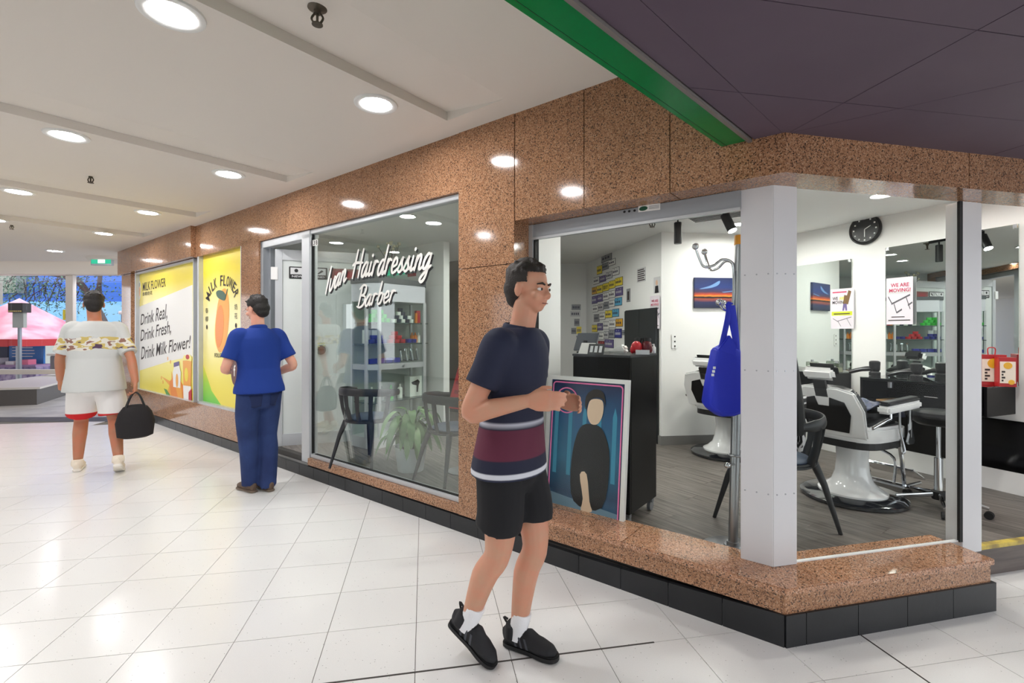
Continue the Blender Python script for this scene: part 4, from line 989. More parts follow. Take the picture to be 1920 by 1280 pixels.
# ================================================================ number plates and notices on the receding wall
def zq(x, y): return 1060+x/5.335, 440+y/5.335
plates = [(0, 415, 228, 105, 78, GREY), (1, 344, 352, 52, 88, YEL), (1, 403, 315, 66, 72, GREY), (1, 470, 275, 68, 66, WHITE), (2, 313, 458, 60, 74, WHITE), (2, 377, 440, 62, 66, VIOLET), (2, 440, 405, 64, 72, LGREY), (2, 508, 365, 68, 80, WHITE),
 (3, 293, 560, 50, 78, GOLD), (3, 347, 545, 58, 84, YEL), (3, 408, 523, 60, 84, YEL), (3, 470, 498, 61, 84, YEL), (3, 539, 468, 76, 88, YEL), (4, 295, 650, 54, 82, VIOLET), (4, 350, 633, 55, 78, VIOLET), (4, 408, 614, 60, 76, WHITE), (4, 470, 594, 64, 76, WHITE), (4, 541, 568, 76, 88, VIOLET),
 (5, 302, 740, 54, 70, WHITE), (5, 357, 724, 55, 70, LGREY), (5, 414, 705, 52, 72, GREY), (5, 468, 688, 56, 72, WHITE), (5, 533, 668, 72, 84, LBLUE), (6, 315, 832, 54, 78, GREY), (6, 372, 815, 58, 72, WHITE), (6, 437, 793, 70, 80, YEL), (6, 506, 780, 66, 84, LBLUE),
 (7, 295, 936, 54, 76, YEL), (7, 350, 920, 56, 76, VIOLET), (7, 410, 907, 60, 80, WHITE), (7, 473, 892, 66, 84, WHITE), (7, 542, 878, 70, 84, GOLD), (8, 304, 1022, 48, 66, GREY), (8, 358, 1012, 60, 74, WHITE), (8, 412, 1000, 48, 78, LGREY), (8, 467, 990, 60, 90, GREY), (8, 532, 985, 70, 98, BLUE), (8, 587, 978, 38, 50, GREY), (9, 362, 1096, 62, 74, REDD), (9, 440, 1088, 92, 88, VIOLET)]
rown = ['topmost', 'second', 'third', 'yellow fourth', 'fifth', 'sixth', 'seventh', 'eighth', 'ninth', 'lowest']; cnt = {}
pcol = {'grey_print': 'grey', 'yellow_print': 'yellow', 'white_print': 'white', 'violet_print': 'violet', 'light_grey_print': 'pale grey', 'gold_print': 'golden', 'light_blue_print': 'light blue', 'blue_print': 'dark blue', 'dark_red_print': 'dark red'}
ordn = ['first', 'second', 'third', 'fourth', 'fifth', 'sixth']
pm = 0
for r_, cx2, cy2, w2_, h2_, m_ in plates:
    k = cnt.get(r_, 0); cnt[r_] = k+1
    x0, _ = FL.q(zq(cx2-w2_/2, cy2)[0], 600); x1, _ = FL.q(zq(cx2+w2_/2, cy2)[0], 600); xc, zc = FL.q(*zq(cx2, cy2)); d = FL.P(xc).y; h_ = h2_/5.335*d/FOC*.96
    x0, x1 = min(x0, x1)+.004, max(x0, x1)-.004
    o = thing('number_plate', '%s number plate, %s from the left in the %s row of plates' % (pcol[m_.name], ordn[k], rown[r_]), 'number plate', FL.P(xc, -.001, zc-h_/2), FL.r, 'number plates on the shop wall')
    MB().box(x0-xc-.003, x1-xc+.003, -.004, 0, .0, h_).build('plate_border', MARK, o); MB().box(x0-xc+.002, x1-xc-.002, -.006, -.004, .006, h_-.006).build('plate', m_, o)
    w_ = x1-x0; y_ = -.0075
    if (r_, k) == (3, 2):
        mb = MB(); text(mb, 'SEXY', x0-xc+.02, x1-xc-.02, h_*.25, h_*.7, y_, 0, .03); mb.build('plate_marks', INKB, o)
    else:
        mb = MB(); n_ = 3+pm % 3; pm += 1
        for i in range(n_):
            a = x0-xc+w_*(.12+.76*i/n_); 
            mb.box(a, a+w_*.76/n_*.62, y_, -.006, h_*.34, h_*.6)
            if i % 2: mb.box(a, a+w_*.76/n_*.3, y_, -.006, h_*.74, h_*.84)
        mb.build('plate_marks', MARK if m_ not in (BLUE, REDD, VIOLET) else LGREY, o)['kind'] = 'stuff'
for i, (cx2, cy2, w2_, h2_, m_, nm) in enumerate(((108, 725, 92, 62, GREY, 'topmost grey'), (100, 790, 100, 60, LGREY, 'second, pale grey'), (115, 876, 52, 76, GREY, 'third, grey'), (84, 962, 50, 66, GREY, 'fourth, left grey'), (136, 955, 48, 76, YEL, 'small yellow'), (128, 1018, 44, 30, LGREY, 'lowest pale grey'))):
    a, z_ = FF.q(*zq(cx2, cy2)); w_ = w2_/5.335*7.85/FOC; h_ = h2_/5.335*7.85/FOC
    o = thing('number_plate', '%s number plate on the far back wall of the shop' % nm, 'number plate', FF.P(a, -.001, z_-h_/2), FF.r, 'number plates on the far wall')
    MB().box(-w_/2, w_/2, -.006, 0, .004, h_-.004).build('plate', m_, o)
    mb = MB()
    for j in range(4): mb.box(-w_*.38+j*w_*.2, -w_*.38+j*w_*.2+w_*.12, -.008, -.006, h_*.3, h_*.68)
    mb.build('plate_marks', MARK, o)['kind'] = 'stuff'
def notice(nm, lab, cat, F, pts, off=-.002):     # pts: px box (x0, y0, x1, y1)
    x0, y0, x1, y1 = pts; a, z1 = F.q(x0, y0, off); _, z0 = F.q(x0, y1, off); b, zz1 = F.q(x1, y0, off); _, zz0 = F.q(x1, y1, off)
    zl, zh = (z0+zz0)/2, (z1+zz1)/2; t = thing(nm, lab, cat, F.P((a+b)/2, off, zl), F.r); w_ = abs(b-a); return t, w_, zh-zl
t, w_, h_ = notice('rules_notice', 'white notice with grey lines high on the plate wall', 'notice', FL, (1195, 502, 1211, 528)); MB().box(-w_/2, w_/2, -.003, 0, 0, h_).build('sheet', LGREY, t)
for i in range(6): MB().box(-w_*.42, w_*(.42-.1*(i % 2)), -.005, -.003, h_*(.08+i*.15), h_*(.15+i*.15)).build('print_line', INK, t)
t, w_, h_ = notice('photo_card', 'narrow grey photo card beside the black cupboard', 'photo', FL, (1175, 541, 1182, 566)); MB().box(-w_/2, w_/2, -.003, 0, 0, h_).build('sheet', GREY, t); MB().box(-w_*.2, w_*.2, -.005, -.003, h_*.15, h_*.8).build('figure_mark', INK, t)
t, w_, h_ = notice('portrait_photo', 'small portrait photo at the front edge of the plate wall', 'photo', FL, (1226, 519, 1238, 549)); MB().box(-w_/2, w_/2, -.003, 0, 0, h_).build('sheet', LGREY, t)
MB().flat([(-w_*.3, 0), (w_*.3, 0), (w_*.22, h_*.45), (-w_*.22, h_*.45)], -.005, -.003).build('suit_print', INKB, t); MB().flat([(w_*.16*math.cos(k*PI/6), h_*.64+h_*.17*math.sin(k*PI/6)) for k in range(12)], -.006, -.003).build('face_print', mat('photo_skin', (222, 184, 156), .5), t)
# flat black panel standing in for a cupboard's mirror reflection
xa, xb = FL.q(1176, 600)[0], FL.q(1236, 600)[0]
t = thing('cupboard_reflection', 'tall matt black cupboard against the plate wall', 'cupboard', FL.P((xa+xb)/2, -.005, IZ), FL.r); w_ = (xb-xa)/2; ct_ = 1.45+45/900*FL.P(xb).y-IZ
MB().box(-w_, w_, -.02, 0, 0, ct_).build('body', mat('reflected_cupboard', (30, 34, 34), .35), t)
for k in range(2): MB().box(-w_+k*w_+.004, -w_+(k+1)*w_-.004, -.035, -.02, .05, ct_-.01).build('door', mat('reflected_door', (34, 38, 40), .3), t)

# flyers about the move
MAPL = mat('map_line', (90, 88, 96), .5); FLY = mat('flyer_paper', (226, 218, 226), .6); MAG = mat('flyer_magenta', (196, 40, 84), .5)
def flyer(lab, F, box, kind):
    t, w, h = notice('moving_flyer', lab, 'flyer', F, box, -.02 if 'large wall' not in lab else -.05)
    MB().box(-w/2, w/2, -.002, 0, 0, h).build('sheet', FLY, t)
    mb = MB()
    if kind == 'red':
        text(mb, 'WE ARE', -w*.32, w*.36, h*.80, h*.88, -.0035, 0, .02); text(mb, 'MOVING!', -w*.38, w*.42, h*.69, h*.77, -.0035, 0, .02); mb.build('words', MAG, t)
        MB().box(-w*.46, w*.42, -.003, -.002, h*.655, h*.735).build('shadow_band', LGREY, t)
        a = MB()
        for p in (((-.42, .6), (-.28, .45)), ((-.3, .44), (.4, .62)), ((-.2, .44), (-.1, .25)), ((-.1, .25), (.1, .32)), ((.26, .56), (.4, .32)), ((.32, .4), (.48, .46))):
            (x0, z0), (x1, z1) = p; d = Vector((x1-x0, z1-z0)).normalized(); n = Vector((-d.y, d.x))*.008
            a.flat([(x0*w-n.x*.3, z0*h-n.y), (x1*w-n.x*.3, z1*h-n.y), (x1*w+n.x*.3, z1*h+n.y), (x0*w+n.x*.3, z0*h+n.y)], -.0035, -.002)
        a.build('map_lines', MAPL, t)['kind'] = 'stuff'
        MB().box(-w*.3, w*.2, -.003, -.002, h*.15, h*.17).build('small_line', INK, t); MB().box(-w*.42, w*.4, -.003, -.002, h*.08, h*.1).build('small_line', INK, t)
    else:
        text(mb, 'WE', -w*.42, -w*.18, h*.72, h*.80, -.0035, 0, .02); text(mb, 'MOVING', -w*.42, w*.18, h*.62, h*.70, -.0035, 0, .02); mb.build('words', INKB, t)
        mb = MB(); text(mb, 'ARE', -w*.12, w*.12, h*.72, h*.80, -.0035, 0, .02); mb.build('words', YEL, t)
        MB().box(-w*.42, w*.2, -.003, -.002, h*.90, h*.93).build('title_line', MAG, t); MB().box(-w*.46, w*.44, -.003, -.002, h*.33, h*.43).build('lime_band', mat('flyer_lime', (206, 214, 40), .5), t); MB().box(-w*.36, w*.34, -.004, -.003, h*.36, h*.385).build('small_line', INK, t)
        MB().flat([(w*.06, h*.62), (w*.26, h*.6), (w*.4, h*.92), (w*.28, h*.95), (w*.22, h*.82), (w*.1, h*.84)], -.0045, -.002).build('boxes_print', mat('flyer_brown', (120, 90, 50), .5), t); MB().flat([(w*.02, h*.45), (w*.08, h*.45), (w*.12, h*.55), (w*.16, h*.45), (w*.22, h*.45), (w*.2, h*.62), (w*.06, h*.62)], -.0045, -.002).build('legs_print', VIOLET, t)
        a = MB()
        for p in (((-.4, .25), (-.2, .18)), ((-.2, .18), (.4, .28)), ((-.18, .18), (-.05, .05)), ((.2, .25), (.38, .06))):
            (x0, z0), (x1, z1) = p; a.flat([(x0*w, z0*h), (x1*w, z1*h), (x1*w, z1*h+.006), (x0*w, z0*h+.006)], -.0035, -.002)
        a.build('map_lines', MAPL, t)['kind'] = 'stuff'
flyer('flyer reading WE ARE MOVING in red over a map, on the large wall mirror', FM, (1662, 520, 1712, 608), 'red')
flyer('flyer with a yellow band and boxes, on the back mirror edge', FM, (1558, 541, 1601, 616), 'yellow')
flyer('flyer with red words hanging at the front of the black cupboard', FL, (1219, 554, 1237, 616), 'red')

# sunset canvas, outlet, clock
a, z1 = FB.q(1302, 520, -.02); b, _ = FB.q(1386, 520, -.02); _, z0 = FB.q(1302, 577, -.02)
t = thing('sunset_canvas', 'unframed sunset seascape canvas on the white back wall', 'picture', FB.P((a+b)/2, -.001, z0), FB.r); w_, h_ = (b-a)/2, z1-z0
MB().box(-w_, w_, -.025, 0, 0, h_).build('canvas', bands('sunset_print', [(0, (16, 22, 52)), (.22*h_, (30, 40, 80)), (.33*h_, (150, 70, 50)), (.36*h_, (20, 14, 16)), (.40*h_, (24, 14, 14)), (.42*h_, (240, 140, 40)), (.47*h_, (186, 70, 36)), (.56*h_, (66, 44, 70)), (.7*h_, (24, 48, 106)), (h_, (14, 30, 76))], 2, .4, .02, 14), t)
mb = MB(); mb.flat([tuple(v[:2]) for v in smoothline([(-w_*.8, h_*.62), (-w_*.3, h_*.74), (w_*.1, h_*.9), (w_*.05, h_*.76), (-w_*.3, h_*.66)], 4, True)], -.0262, -.025); mb.build('cloud_print', mat('cloud_blue', (96, 132, 178), .5), t)
mb = MB(); mb.flat([(w_*.2, h_*.53), (w_*.9, h_*.6), (w_*.9, h_*.57), (w_*.3, h_*.51)], -.0262, -.025); mb.build('cloud_print', bpy.data.materials['cloud_blue'], t)
t, w_, h_ = notice('wall_outlet', 'white electrical outlet plate on the back wall', 'outlet', FB, (1259, 627, 1270, 653)); MB().box(-w_/2, w_/2, -.01, 0, 0, h_).build('plate', WHITEP, t, bevel=.003)
for z in (.12, .45, .8): MB().box(-.008, .008, -.013, -.009, h_*z, h_*z+.016).build('socket', INKB, t)
a, z_ = FM.q(1622, 430, -.02)
t = thing('wall_clock', 'round black wall clock between the two mirrors', 'clock', FM.P(a, 0, z_), FM.r)
mb = MB(); mb.m = Matrix.Rotation(PI/2, 4, 'X'); mb.lathe([(.14, 0), (.15, .01), (.15, .03), (.135, .035), (.125, .025), (0, .025)], 40); mb.build('clock_case', BLACKM, t, smooth=True)
for k in range(12):
    an = k*PI/6; x, z = .105*math.cos(an), .105*math.sin(an); MB().box(x-.007, x+.007, -.028, -.024, z-.007, z+.007).build('hour_mark', WHITE, t)
MB().flat([(-.004, 0), (.004, 0), (.003, -.075), (-.003, -.075)], -.03, -.027).build('hand', WHITE, t); MB().flat([(0, -.004), (0, .004), (.055, .032), (.057, .026)], -.03, -.027).build('hand', WHITE, t)
# ================================================================ work counters along the mirror wall
GTOP = glass('counter_glass', (.9, 1, .96), 1.6, .8)
def counter(lab, x0, x1, dep, open_to=None):
    t = thing('work_counter', lab, 'counter', FM.P((x0+x1)/2, -.002, IZ), FM.r); w = (x1-x0)/2; z0, z1 = .625, .845
    MB().box(-w, w, -dep, 0, z0, z0+.02).build('bottom_panel', BLACK, t); MB().box(-w, w, -dep, 0, z1-.02, z1).build('top_panel', BLACK, t)
    for x in (-w, w-.02): MB().box(x, x+.02, -dep, 0, z0+.02, z1-.02).build('end_panel', BLACK, t)
    MB().box(-w-.003, w+.003, -dep-.003, 0, z1, z1+.008).build('glass_top', GTOP, t)
    MB().box(-w+.02, w-.02, -.02, 0, z0+.02, z1-.02).build('back_panel', BLACK, t)
    if open_to:
        o = open_to-(x0+x1)/2; MB().box(o-.01, o+.01, -dep+.002, -.02, z0+.02, z1-.02).build('divider', BLACK, t)
        n = 2
        for i in range(n):
            a, b = o+.012+(w-.02-o-.012)*i/n, o+.012+(w-.02-o-.012)*(i+1)/n
            d = MB().box(a+.002, b-.002, -dep-.014, -dep, z0+.012, z1-.006).build('drawer', BLACK, t, bevel=.002)
            m = (a+b)/2; MB().tube([(m-.05, -dep-.012, z0+.11), (m-.045, -dep-.035, z0+.11), (m+.045, -dep-.035, z0+.11), (m+.05, -dep-.012, z0+.11)], .005, 8).build('handle', CHROME, d, smooth=True)
        MB().box(-w+.1, o-.06, -dep+.06, -.1, z0+.02, z0+.03).build('wood_tray', mat('tray_wood', (196, 160, 110), .5), t)
        MB().cyl((-w+.22, -dep+.06, z1-.075), (-w+.22, -dep+.06, z1-.02), .02, n=16).build('tool_holder', STEEL, t, smooth=True)
    return t
DEP = .40
xa = FM.q(1613, 711, -DEP)[0]; xb = FM.q(1851, 724, -DEP)[0]
counter('long black glass-topped work counter with drawer handles under the large mirror', xa, xb, DEP, xa+(xb-xa)*.5)
counter('short black work counter under the back mirror with two glass bottles', mx0+.04, m1b-.01, .34)
CTZ = IZ+.854
def dryer(px, py, lab, rz):
    k = FM.q(px, py, -.2)[0]; t = thing('hair_dryer', lab, 'hair dryer', FM.P(k, -.2, CTZ), rz)
    MB().tube(smoothline([(-.01, 0, .045), (0, 0, .06), (.0, 0, .1), (0, 0, .14)], 3), [.035]*3+[.042]*3+[.044]*3+[.03], 16).build('dryer_body', BLACKM, t, smooth=True)
    MB().tube(smoothline([(0, 0, .07), (-.1, 0, .055), (-.2, .01, .022)], 4), [.024]*4+[.02]*4+[.014], 12).build('grip', BLACKM, t, smooth=True)
    MB().lathe([(.0, 0), (.045, 0), (.046, .03), (.03, .045), (0, .045)], 20).build('nozzle', BLACKM, t, smooth=True)
    MB().tube(smoothline([(.035, -.02, .065), (-.1, -.022, .06), (-.2, -.01, .025)], 4), .003, 6).build('silver_line', STEEL, t)
dryer(1640, 695, 'black hair dryer on the left end of the long work counter', FM.r+.4); dryer(1718, 695, 'second black hair dryer, beside the map flyer mirror', FM.r+.3)
CRD = mat('box_red', (168, 24, 28), .4); CRC = mat('box_cream', (236, 222, 206), .5)
for i, (px, lab) in enumerate(((1851, 'larger red and white snack box on the counter end'), (1873, 'narrower red and white snack box on the counter end'))):
    k = FM.q(px+8*i, 715, -.26)[0]; t = thing('snack_box', lab, 'box', FM.P(k, -.2-.03*i, CTZ), FM.r+.75)
    w, h_ = (.075, .235) if i == 0 else (.05, .22)
    MB().box(-w, w, -.035, .035, 0, h_).build('carton', CRD, t); 
    for s_ in (-1,): MB().box(-w+.006, w-.006, -.037, -.035, h_*.12, h_*.86).build('cream_band', CRC, t)
    MB().flat([(.0+w*.5*math.cos(k2*PI/10), h_*.72+w*.5*math.sin(k2*PI/10)) for k2 in range(20)], -.039, -.036).build('round_print', GOLD, t); MB().flat([(w*.4+w*.36*math.cos(k2*PI/10), h_*.16+w*.36*math.sin(k2*PI/10)) for k2 in range(20)], -.039, -.036).build('round_print', GOLD, t)
    for j in range(4): MB().box(-w*.7, -w*.5+w*.2*(j % 2), -.0385, -.036, h_*(.18+.1*j), h_*(.24+.1*j)).build('print_mark', INK, t)
    if i == 0: MB().tube(smoothline([(-.02, 0, h_), (-.02, 0, h_+.05), (.02, 0, h_+.05), (.02, 0, h_)], 5), .004, 6).build('carry_handle', CRD, t)
for px, lab in ((1523, 'square glass bottle on the back counter, farther one'), (1568, 'square glass bottle on the back counter by the white wall')):
    k = FM.q(px, 697, -.17)[0]; t = thing('glass_bottle', lab, 'bottle', FM.P(k, -.17, CTZ), FM.r, 'glass bottles on the back counter')
    MB().box(-.05, .05, -.035, .035, 0, .095).build('bottle_glass', glass('bottle_glass_%d' % px, (.9, .95, .88), 2.2, .72), t, bevel=.006); MB().box(-.044, .044, -.03, .03, .006, .05).build('liquid', mat('pale_liquid', (206, 208, 180), .2), t)
    MB().cyl((0, 0, .095), (0, 0, .115), .014, n=14).build('stopper', STEEL, t, smooth=True)

# ================================================================ barber chairs
def make_barber(loc, rz, lab):
    t = thing('barber_chair', lab, 'barber chair', loc, rz, 'vintage barber chairs')
    MB().lathe([(.36, 0), (.385, .008), (.385, .028), (.35, .045), (0, .05)], 40).build('base_disc', mat('base_black_enamel', (20, 22, 28), .12, coat=.8), t, smooth=True)
    MB().lathe([(.25, .047), (.25, .06), (.20, .085), (.15, .13), (.125, .2), (.115, .3), (.12, .42), (.0, .42)], 36).build('pump_column', ENAMEL, t, smooth=True)
    p = []
    for a in range(28):
        an = 2*PI*a/28; c, s = math.cos(an), math.sin(an); e = 3.4
        p.append((.02+.31*math.copysign(abs(c)**(2/e), c), .30*math.copysign(abs(s)**(2/e), s)))
    sfr = MB(); sfr.prism(p, .47, .585); sfr.build('seat_frame', ENAMEL, t, bevel=.02)
    MB().prism([(x*.94, y*.93) for x, y in p], .42, .472).build('under_frame', BLACKM, t)
    MB().prism([(x*.93+.0, y*.92) for x, y in p], .58, .68).build('seat_cushion', BLACKS, t, bevel=.035)
    # backrest: cushion with a white enamel shell behind it
    bk_ = MB(); bk_.m = Matrix.Translation((-.27, 0, .56)) @ Matrix.Rotation(-.36, 4, 'Y') @ Matrix.Diagonal((1, 1, .70, 1))
    q_ = [(.25, .02), (.27, .25), (.22, .42), (.12, .46), (-.12, .46), (-.22, .42), (-.27, .25), (-.25, .02)]
    vs = [(-.02, y, z) for y, z in q_]+[(.07, y, z) for y, z in q_]; n = len(q_)
    bk_.add(vs, [tuple(range(n)), tuple(range(2*n-1, n-1, -1))]+[(i, n+i, n+(i+1) % n, (i+1) % n) for i in range(n)]); bk_.build('back_cushion', BLACKS, t, bevel=.025)
    sh_ = MB(); sh_.m = bk_.m
    q2 = [(.285, -.06), (.30, .25), (.25, .45), (.13, .49), (-.13, .49), (-.25, .45), (-.30, .25), (-.285, -.06)]; vs = [(-.05, y, z) for y, z in q2]+[(-.022, y, z) for y, z in q2]
    sh_.add(vs, [tuple(range(n)), tuple(range(2*n-1, n-1, -1))]+[(i, n+i, n+(i+1) % n, (i+1) % n) for i in range(n)]); sh_.build('back_shell', ENAMEL, t, bevel=.012)
    ip = MB(); ip.m = bk_.m; q3 = [(.16, .0), (.2, .2), (.17, .34), (.06, .38), (.045, .28), (-.045, .28), (-.06, .38), (-.17, .34), (-.2, .2), (-.16, .0)]; n3 = len(q3); vs = [(-.056, y, z) for y, z in q3]+[(-.049, y, z) for y, z in q3]
    ip.add(vs, [tuple(range(n3)), tuple(range(2*n3-1, n3-1, -1))]+[(i, n3+i, n3+(i+1) % n3, (i+1) % n3) for i in range(n3)]); ip.build('back_inlay', BLACKS, t)
    hr = MB(); hr.m = bk_.m; hr.box(-.05, -.03, -.05, .05, .38, .56); hr.build('headrest_slide', BLACKM, t)
    hd = MB(); hd.m = bk_.m @ Matrix.Translation((0, 0, .56)); hd.box(-.055, .0, -.13, .13, 0, .14); o = hd.build('headrest_shell', ENAMEL, t, bevel=.03)
    hc = MB(); hc.m = hd.m; hc.box(.0, .06, -.125, .125, .0, .15); hc.build('headrest_pad', BLACKS, t, bevel=.028)
    for s_ in (-1, 1):
        y = s_*.325
        am = MB(); am.m = Matrix.Translation((-.18, y, .69)) @ Matrix.Rotation(-.05, 4, 'Y'); am.box(0, .47, -.045, .045, 0, .055); am.build('arm_rail', ENAMEL, t, bevel=.014)
        ap = MB(); ap.m = am.m; ap.box(.01, .46, -.04, .04, .05, .085); ap.build('arm_pad', BLACKS, t, bevel=.014)
        MB().tube([(.2, y, .70), (.2, y, .5)], .014, 10).build('arm_post', CHROME, t, smooth=True)
        MB().flat([(.2, .58), (.15, .47), (.17, .45), (.23, .45), (.25, .47)], y-.012 if s_ < 0 else y-.004, y+.004 if s_ < 0 else y+.012).build('arm_bracket', CHROME, t)
        MB().tube([(-.3, y*.97, .6), (-.2, y, .63), (-.08, y, .65), (-.08, y, .71)], .014, 10).build('arm_hinge', CHROME, t, smooth=True)
        MB().tube(smoothline([(.05, y, .69), (.06, y-.0, .55), (.08, y+.02*s_, .42), (.04, y+.02*s_, .40)], 4), .009, 8).build('recline_lever', STEEL, t, smooth=True)
        MB().tube([(.30, s_*.2, .44), (.34, s_*.2, .3), (.38, s_*.2, .09)], .016, 8).build('footrest_strut', CHROME, t, smooth=True)
        MB().tube([(.36, s_*.2, .085), (.62, s_*.2, .085)], .014, 8).build('footrest_rail', CHROME, t, smooth=True)
    fp = MB(); fp.m = Matrix.Translation((.50, 0, .20)) @ Matrix.Rotation(.45, 4, 'Y')
    fp.box(0, .22, -.21, .21, -.012, 0); fpo = fp.build('footplate', CHROME, t, bevel=.004)
    for i in range(8):
        rb = MB(); rb.m = fp.m; rb.cyl((.015+i*.027, -.2, .003), (.015+i*.027, .2, .003), .007, n=8); rb.build('footplate_rib', STEEL, fpo, smooth=True)
    MB().tube(smoothline([(.1, -.1, .4), (.02, -.3, .36), (-.14, -.38, .22)], 5), .01, 8).build('pump_lever', CHROME, t, smooth=True)
    MB().box(.3, .38, -.24, .24, .085, .10).build('step_bar', CHROME, t, bevel=.004)
    cross = MB().tube([(.38, -.2, .09), (.38, .2, .09)], .013, 8); cross.build('cross_bar', CHROME, t, smooth=True)
    t.scale = (.90, .90, 1)
    return t
pc = atz(1598, 931, IZ); fa = math.radians(25)
bch = make_barber(pc, fa, 'white and black enamel barber chair standing nearest the entrance, beside the stool')
pc2 = atz(1362, 851, IZ); dup(bch, pc2, math.radians(34), 'white and black barber chair behind the blue bag, nearest the back wall')
# patterned capes over the chairs
CAPE = bpy.data.materials.new('patterned_cape'); CAPE.use_nodes = True; nt = CAPE.node_tree; b_ = nt.nodes['Principled BSDF']; b_.inputs['Roughness'].default_value = .5
tc = nt.nodes.new('ShaderNodeTexCoord'); wv = nt.nodes.new('ShaderNodeTexVoronoi'); wv.feature = 'DISTANCE_TO_EDGE'; wv.inputs['Scale'].default_value = 9; nt.links.new(tc.outputs['Object'], wv.inputs['Vector'])
rp = nt.nodes.new('ShaderNodeValToRGB'); rp.color_ramp.interpolation = 'CONSTANT'; rp.color_ramp.elements[0].color = (.62, .62, .64, 1); rp.color_ramp.elements[1].position = .05; rp.color_ramp.elements[1].color = (.012, .012, .014, 1)
e_ = rp.color_ramp.elements.new(.22); e_.color = (.5, .5, .52, 1); e_ = rp.color_ramp.elements.new(.26); e_.color = (.012, .012, .014, 1); nt.links.new(wv.outputs['Distance'], rp.inputs[0]); nt.links.new(rp.outputs[0], b_.inputs['Base Color'])
def cape(lab, p, rz, w, h_, hang):
    t = thing('barber_cape', lab, 'cape', p, rz); mb = MB(); nu, nv = 18, 14; vs = []
    for j in range(nv+1):
        v = j/nv
        for i in range(nu+1):
            u = i/nu-.5; fold = .03*math.sin(u*22+v*2)*min(1, v*2+.2); vs.append((u*w*(1-.25*v), fold-.10*math.sin(v*1.2)*hang, -v*h_+.02*math.cos(u*9)*v))
    n = nu+1; mb.add(vs, [(j*n+i, j*n+i+1, (j+1)*n+i+1, (j+1)*n+i) for j in range(nv) for i in range(nu)]); o = mb.build('cloth', CAPE, t, smooth=True)
    s_ = o.modifiers.new('s', 'SOLIDIFY'); s_.thickness = .006; return t
cape('black and white patterned cape draped over the back barber chair', Vector((pc2.x+.06, pc2.y-.36, IZ+.62)), .1, .34, .5, 1)
cape('patterned barber cape hanging beside the column, left of the near barber chair', Vector((pc.x-.60, pc.y-.12, IZ+.80)), -.4, .3, .5, 1)

t = thing('crumpled_cape', 'crumpled dark plastic cape lying on the seat of the nearest barber chair', 'cape', pc+Vector((0, 0, .685)), fa); mb = MB(); vs = []; rnd = random.Random(4); nu, nv = 16, 10
for j in range(nv+1):
    for i in range(nu+1):
        u, v = i/nu-.5, j/nv-.5; z = .035+.03*math.sin(u*15+v*4)*math.cos(v*9+u*5)+.012*rnd.uniform(-1, 1)-(.10*max(0, u-.36)*8 if u > .36 else 0); vs.append((.05+u*.55, v*.34+.03*math.sin(u*9), max(z, .004) if u < .4 else z))
mb.add(vs, [(j*(nu+1)+i, j*(nu+1)+i+1, (j+1)*(nu+1)+i+1, (j+1)*(nu+1)+i) for j in range(nv) for i in range(nu)]); mb.build('cloth', mat('navy_plastic', (62, 70, 96), .2), t, smooth=True).modifiers.new('s', 'SOLIDIFY').thickness = .004
# stool
ps = atz(1760, 926, IZ+.1); t = thing('rolling_stool', 'black round seat chrome rolling stool in front of the long counter', 'stool', (ps.x, ps.y, IZ))
MB().lathe([(.0, .60), (.12, .60), (.155, .625), (.168, .655), (.155, .69), (.10, .705), (0, .705)], 40).build('seat', BLACKS, t, smooth=True)
MB().cyl((0, 0, .33), (0, 0, .6), .014, n=16).build('inner_column', CHROME, t, smooth=True); MB().cyl((0, 0, .1), (0, 0, .36), .027, n=20).build('outer_column', CHROME, t, smooth=True)
MB().lathe([(.04, .065), (.042, .12), (.03, .13), (0, .13)], 20).build('hub', BLACKM, t, smooth=True)
for k in range(5):
    a = k*2*PI/5+.35; c, s = math.cos(a), math.sin(a)
    MB().tube([(c*.03, s*.03, .10), (c*.26, s*.26, .07)], [(.014, .02), (.01, .012)], 8).build('leg', CHROME, t, smooth=True)
    w_ = MB()
    for sd in (-1, 1): w_.cyl((c*.26-s*sd*.006, s*.26+c*sd*.006, .025), (c*.26-s*sd*.02, s*.26+c*sd*.02, .025), .025, n=14)
    w_.build('castor', RUB, t, smooth=True)

# ================================================================ coat stand, bag, coat
pb = atz(1374, 1030, IZ); t = thing('coat_stand', 'grey steel coat stand with ball-tipped hooks and a round base', 'coat stand', pb)
CS = mat('coat_stand_grey', (168, 170, 174), .3, .85)
MB().lathe([(.17, 0), (.175, .004), (.16, .012), (.05, .022), (.045, .03), (0, .03)], 40).build('base', CS, t, smooth=True)
lean = Vector((.045, 0, 1.80)); up_ = lean.normalized()
MB().cyl((0, 0, .02), lean*.9, .026, n=20).build('pole', CS, t, smooth=True); MB().cyl(lean*.9, lean*.985, .03, n=20).build('upper_tube', CS, t, smooth=True); MB().cyl((0, 0, .02), (0, 0, .05), .034, n=20).build('foot_collar', CS, t, smooth=True)
MB().cyl(lean*.985, lean*1.015, .034, n=20).build('orange_cap', mat('orange_cap', (226, 150, 30), .35), t, smooth=True)
at = lambda z: Vector((lean.x*z/1.8, 0, z))
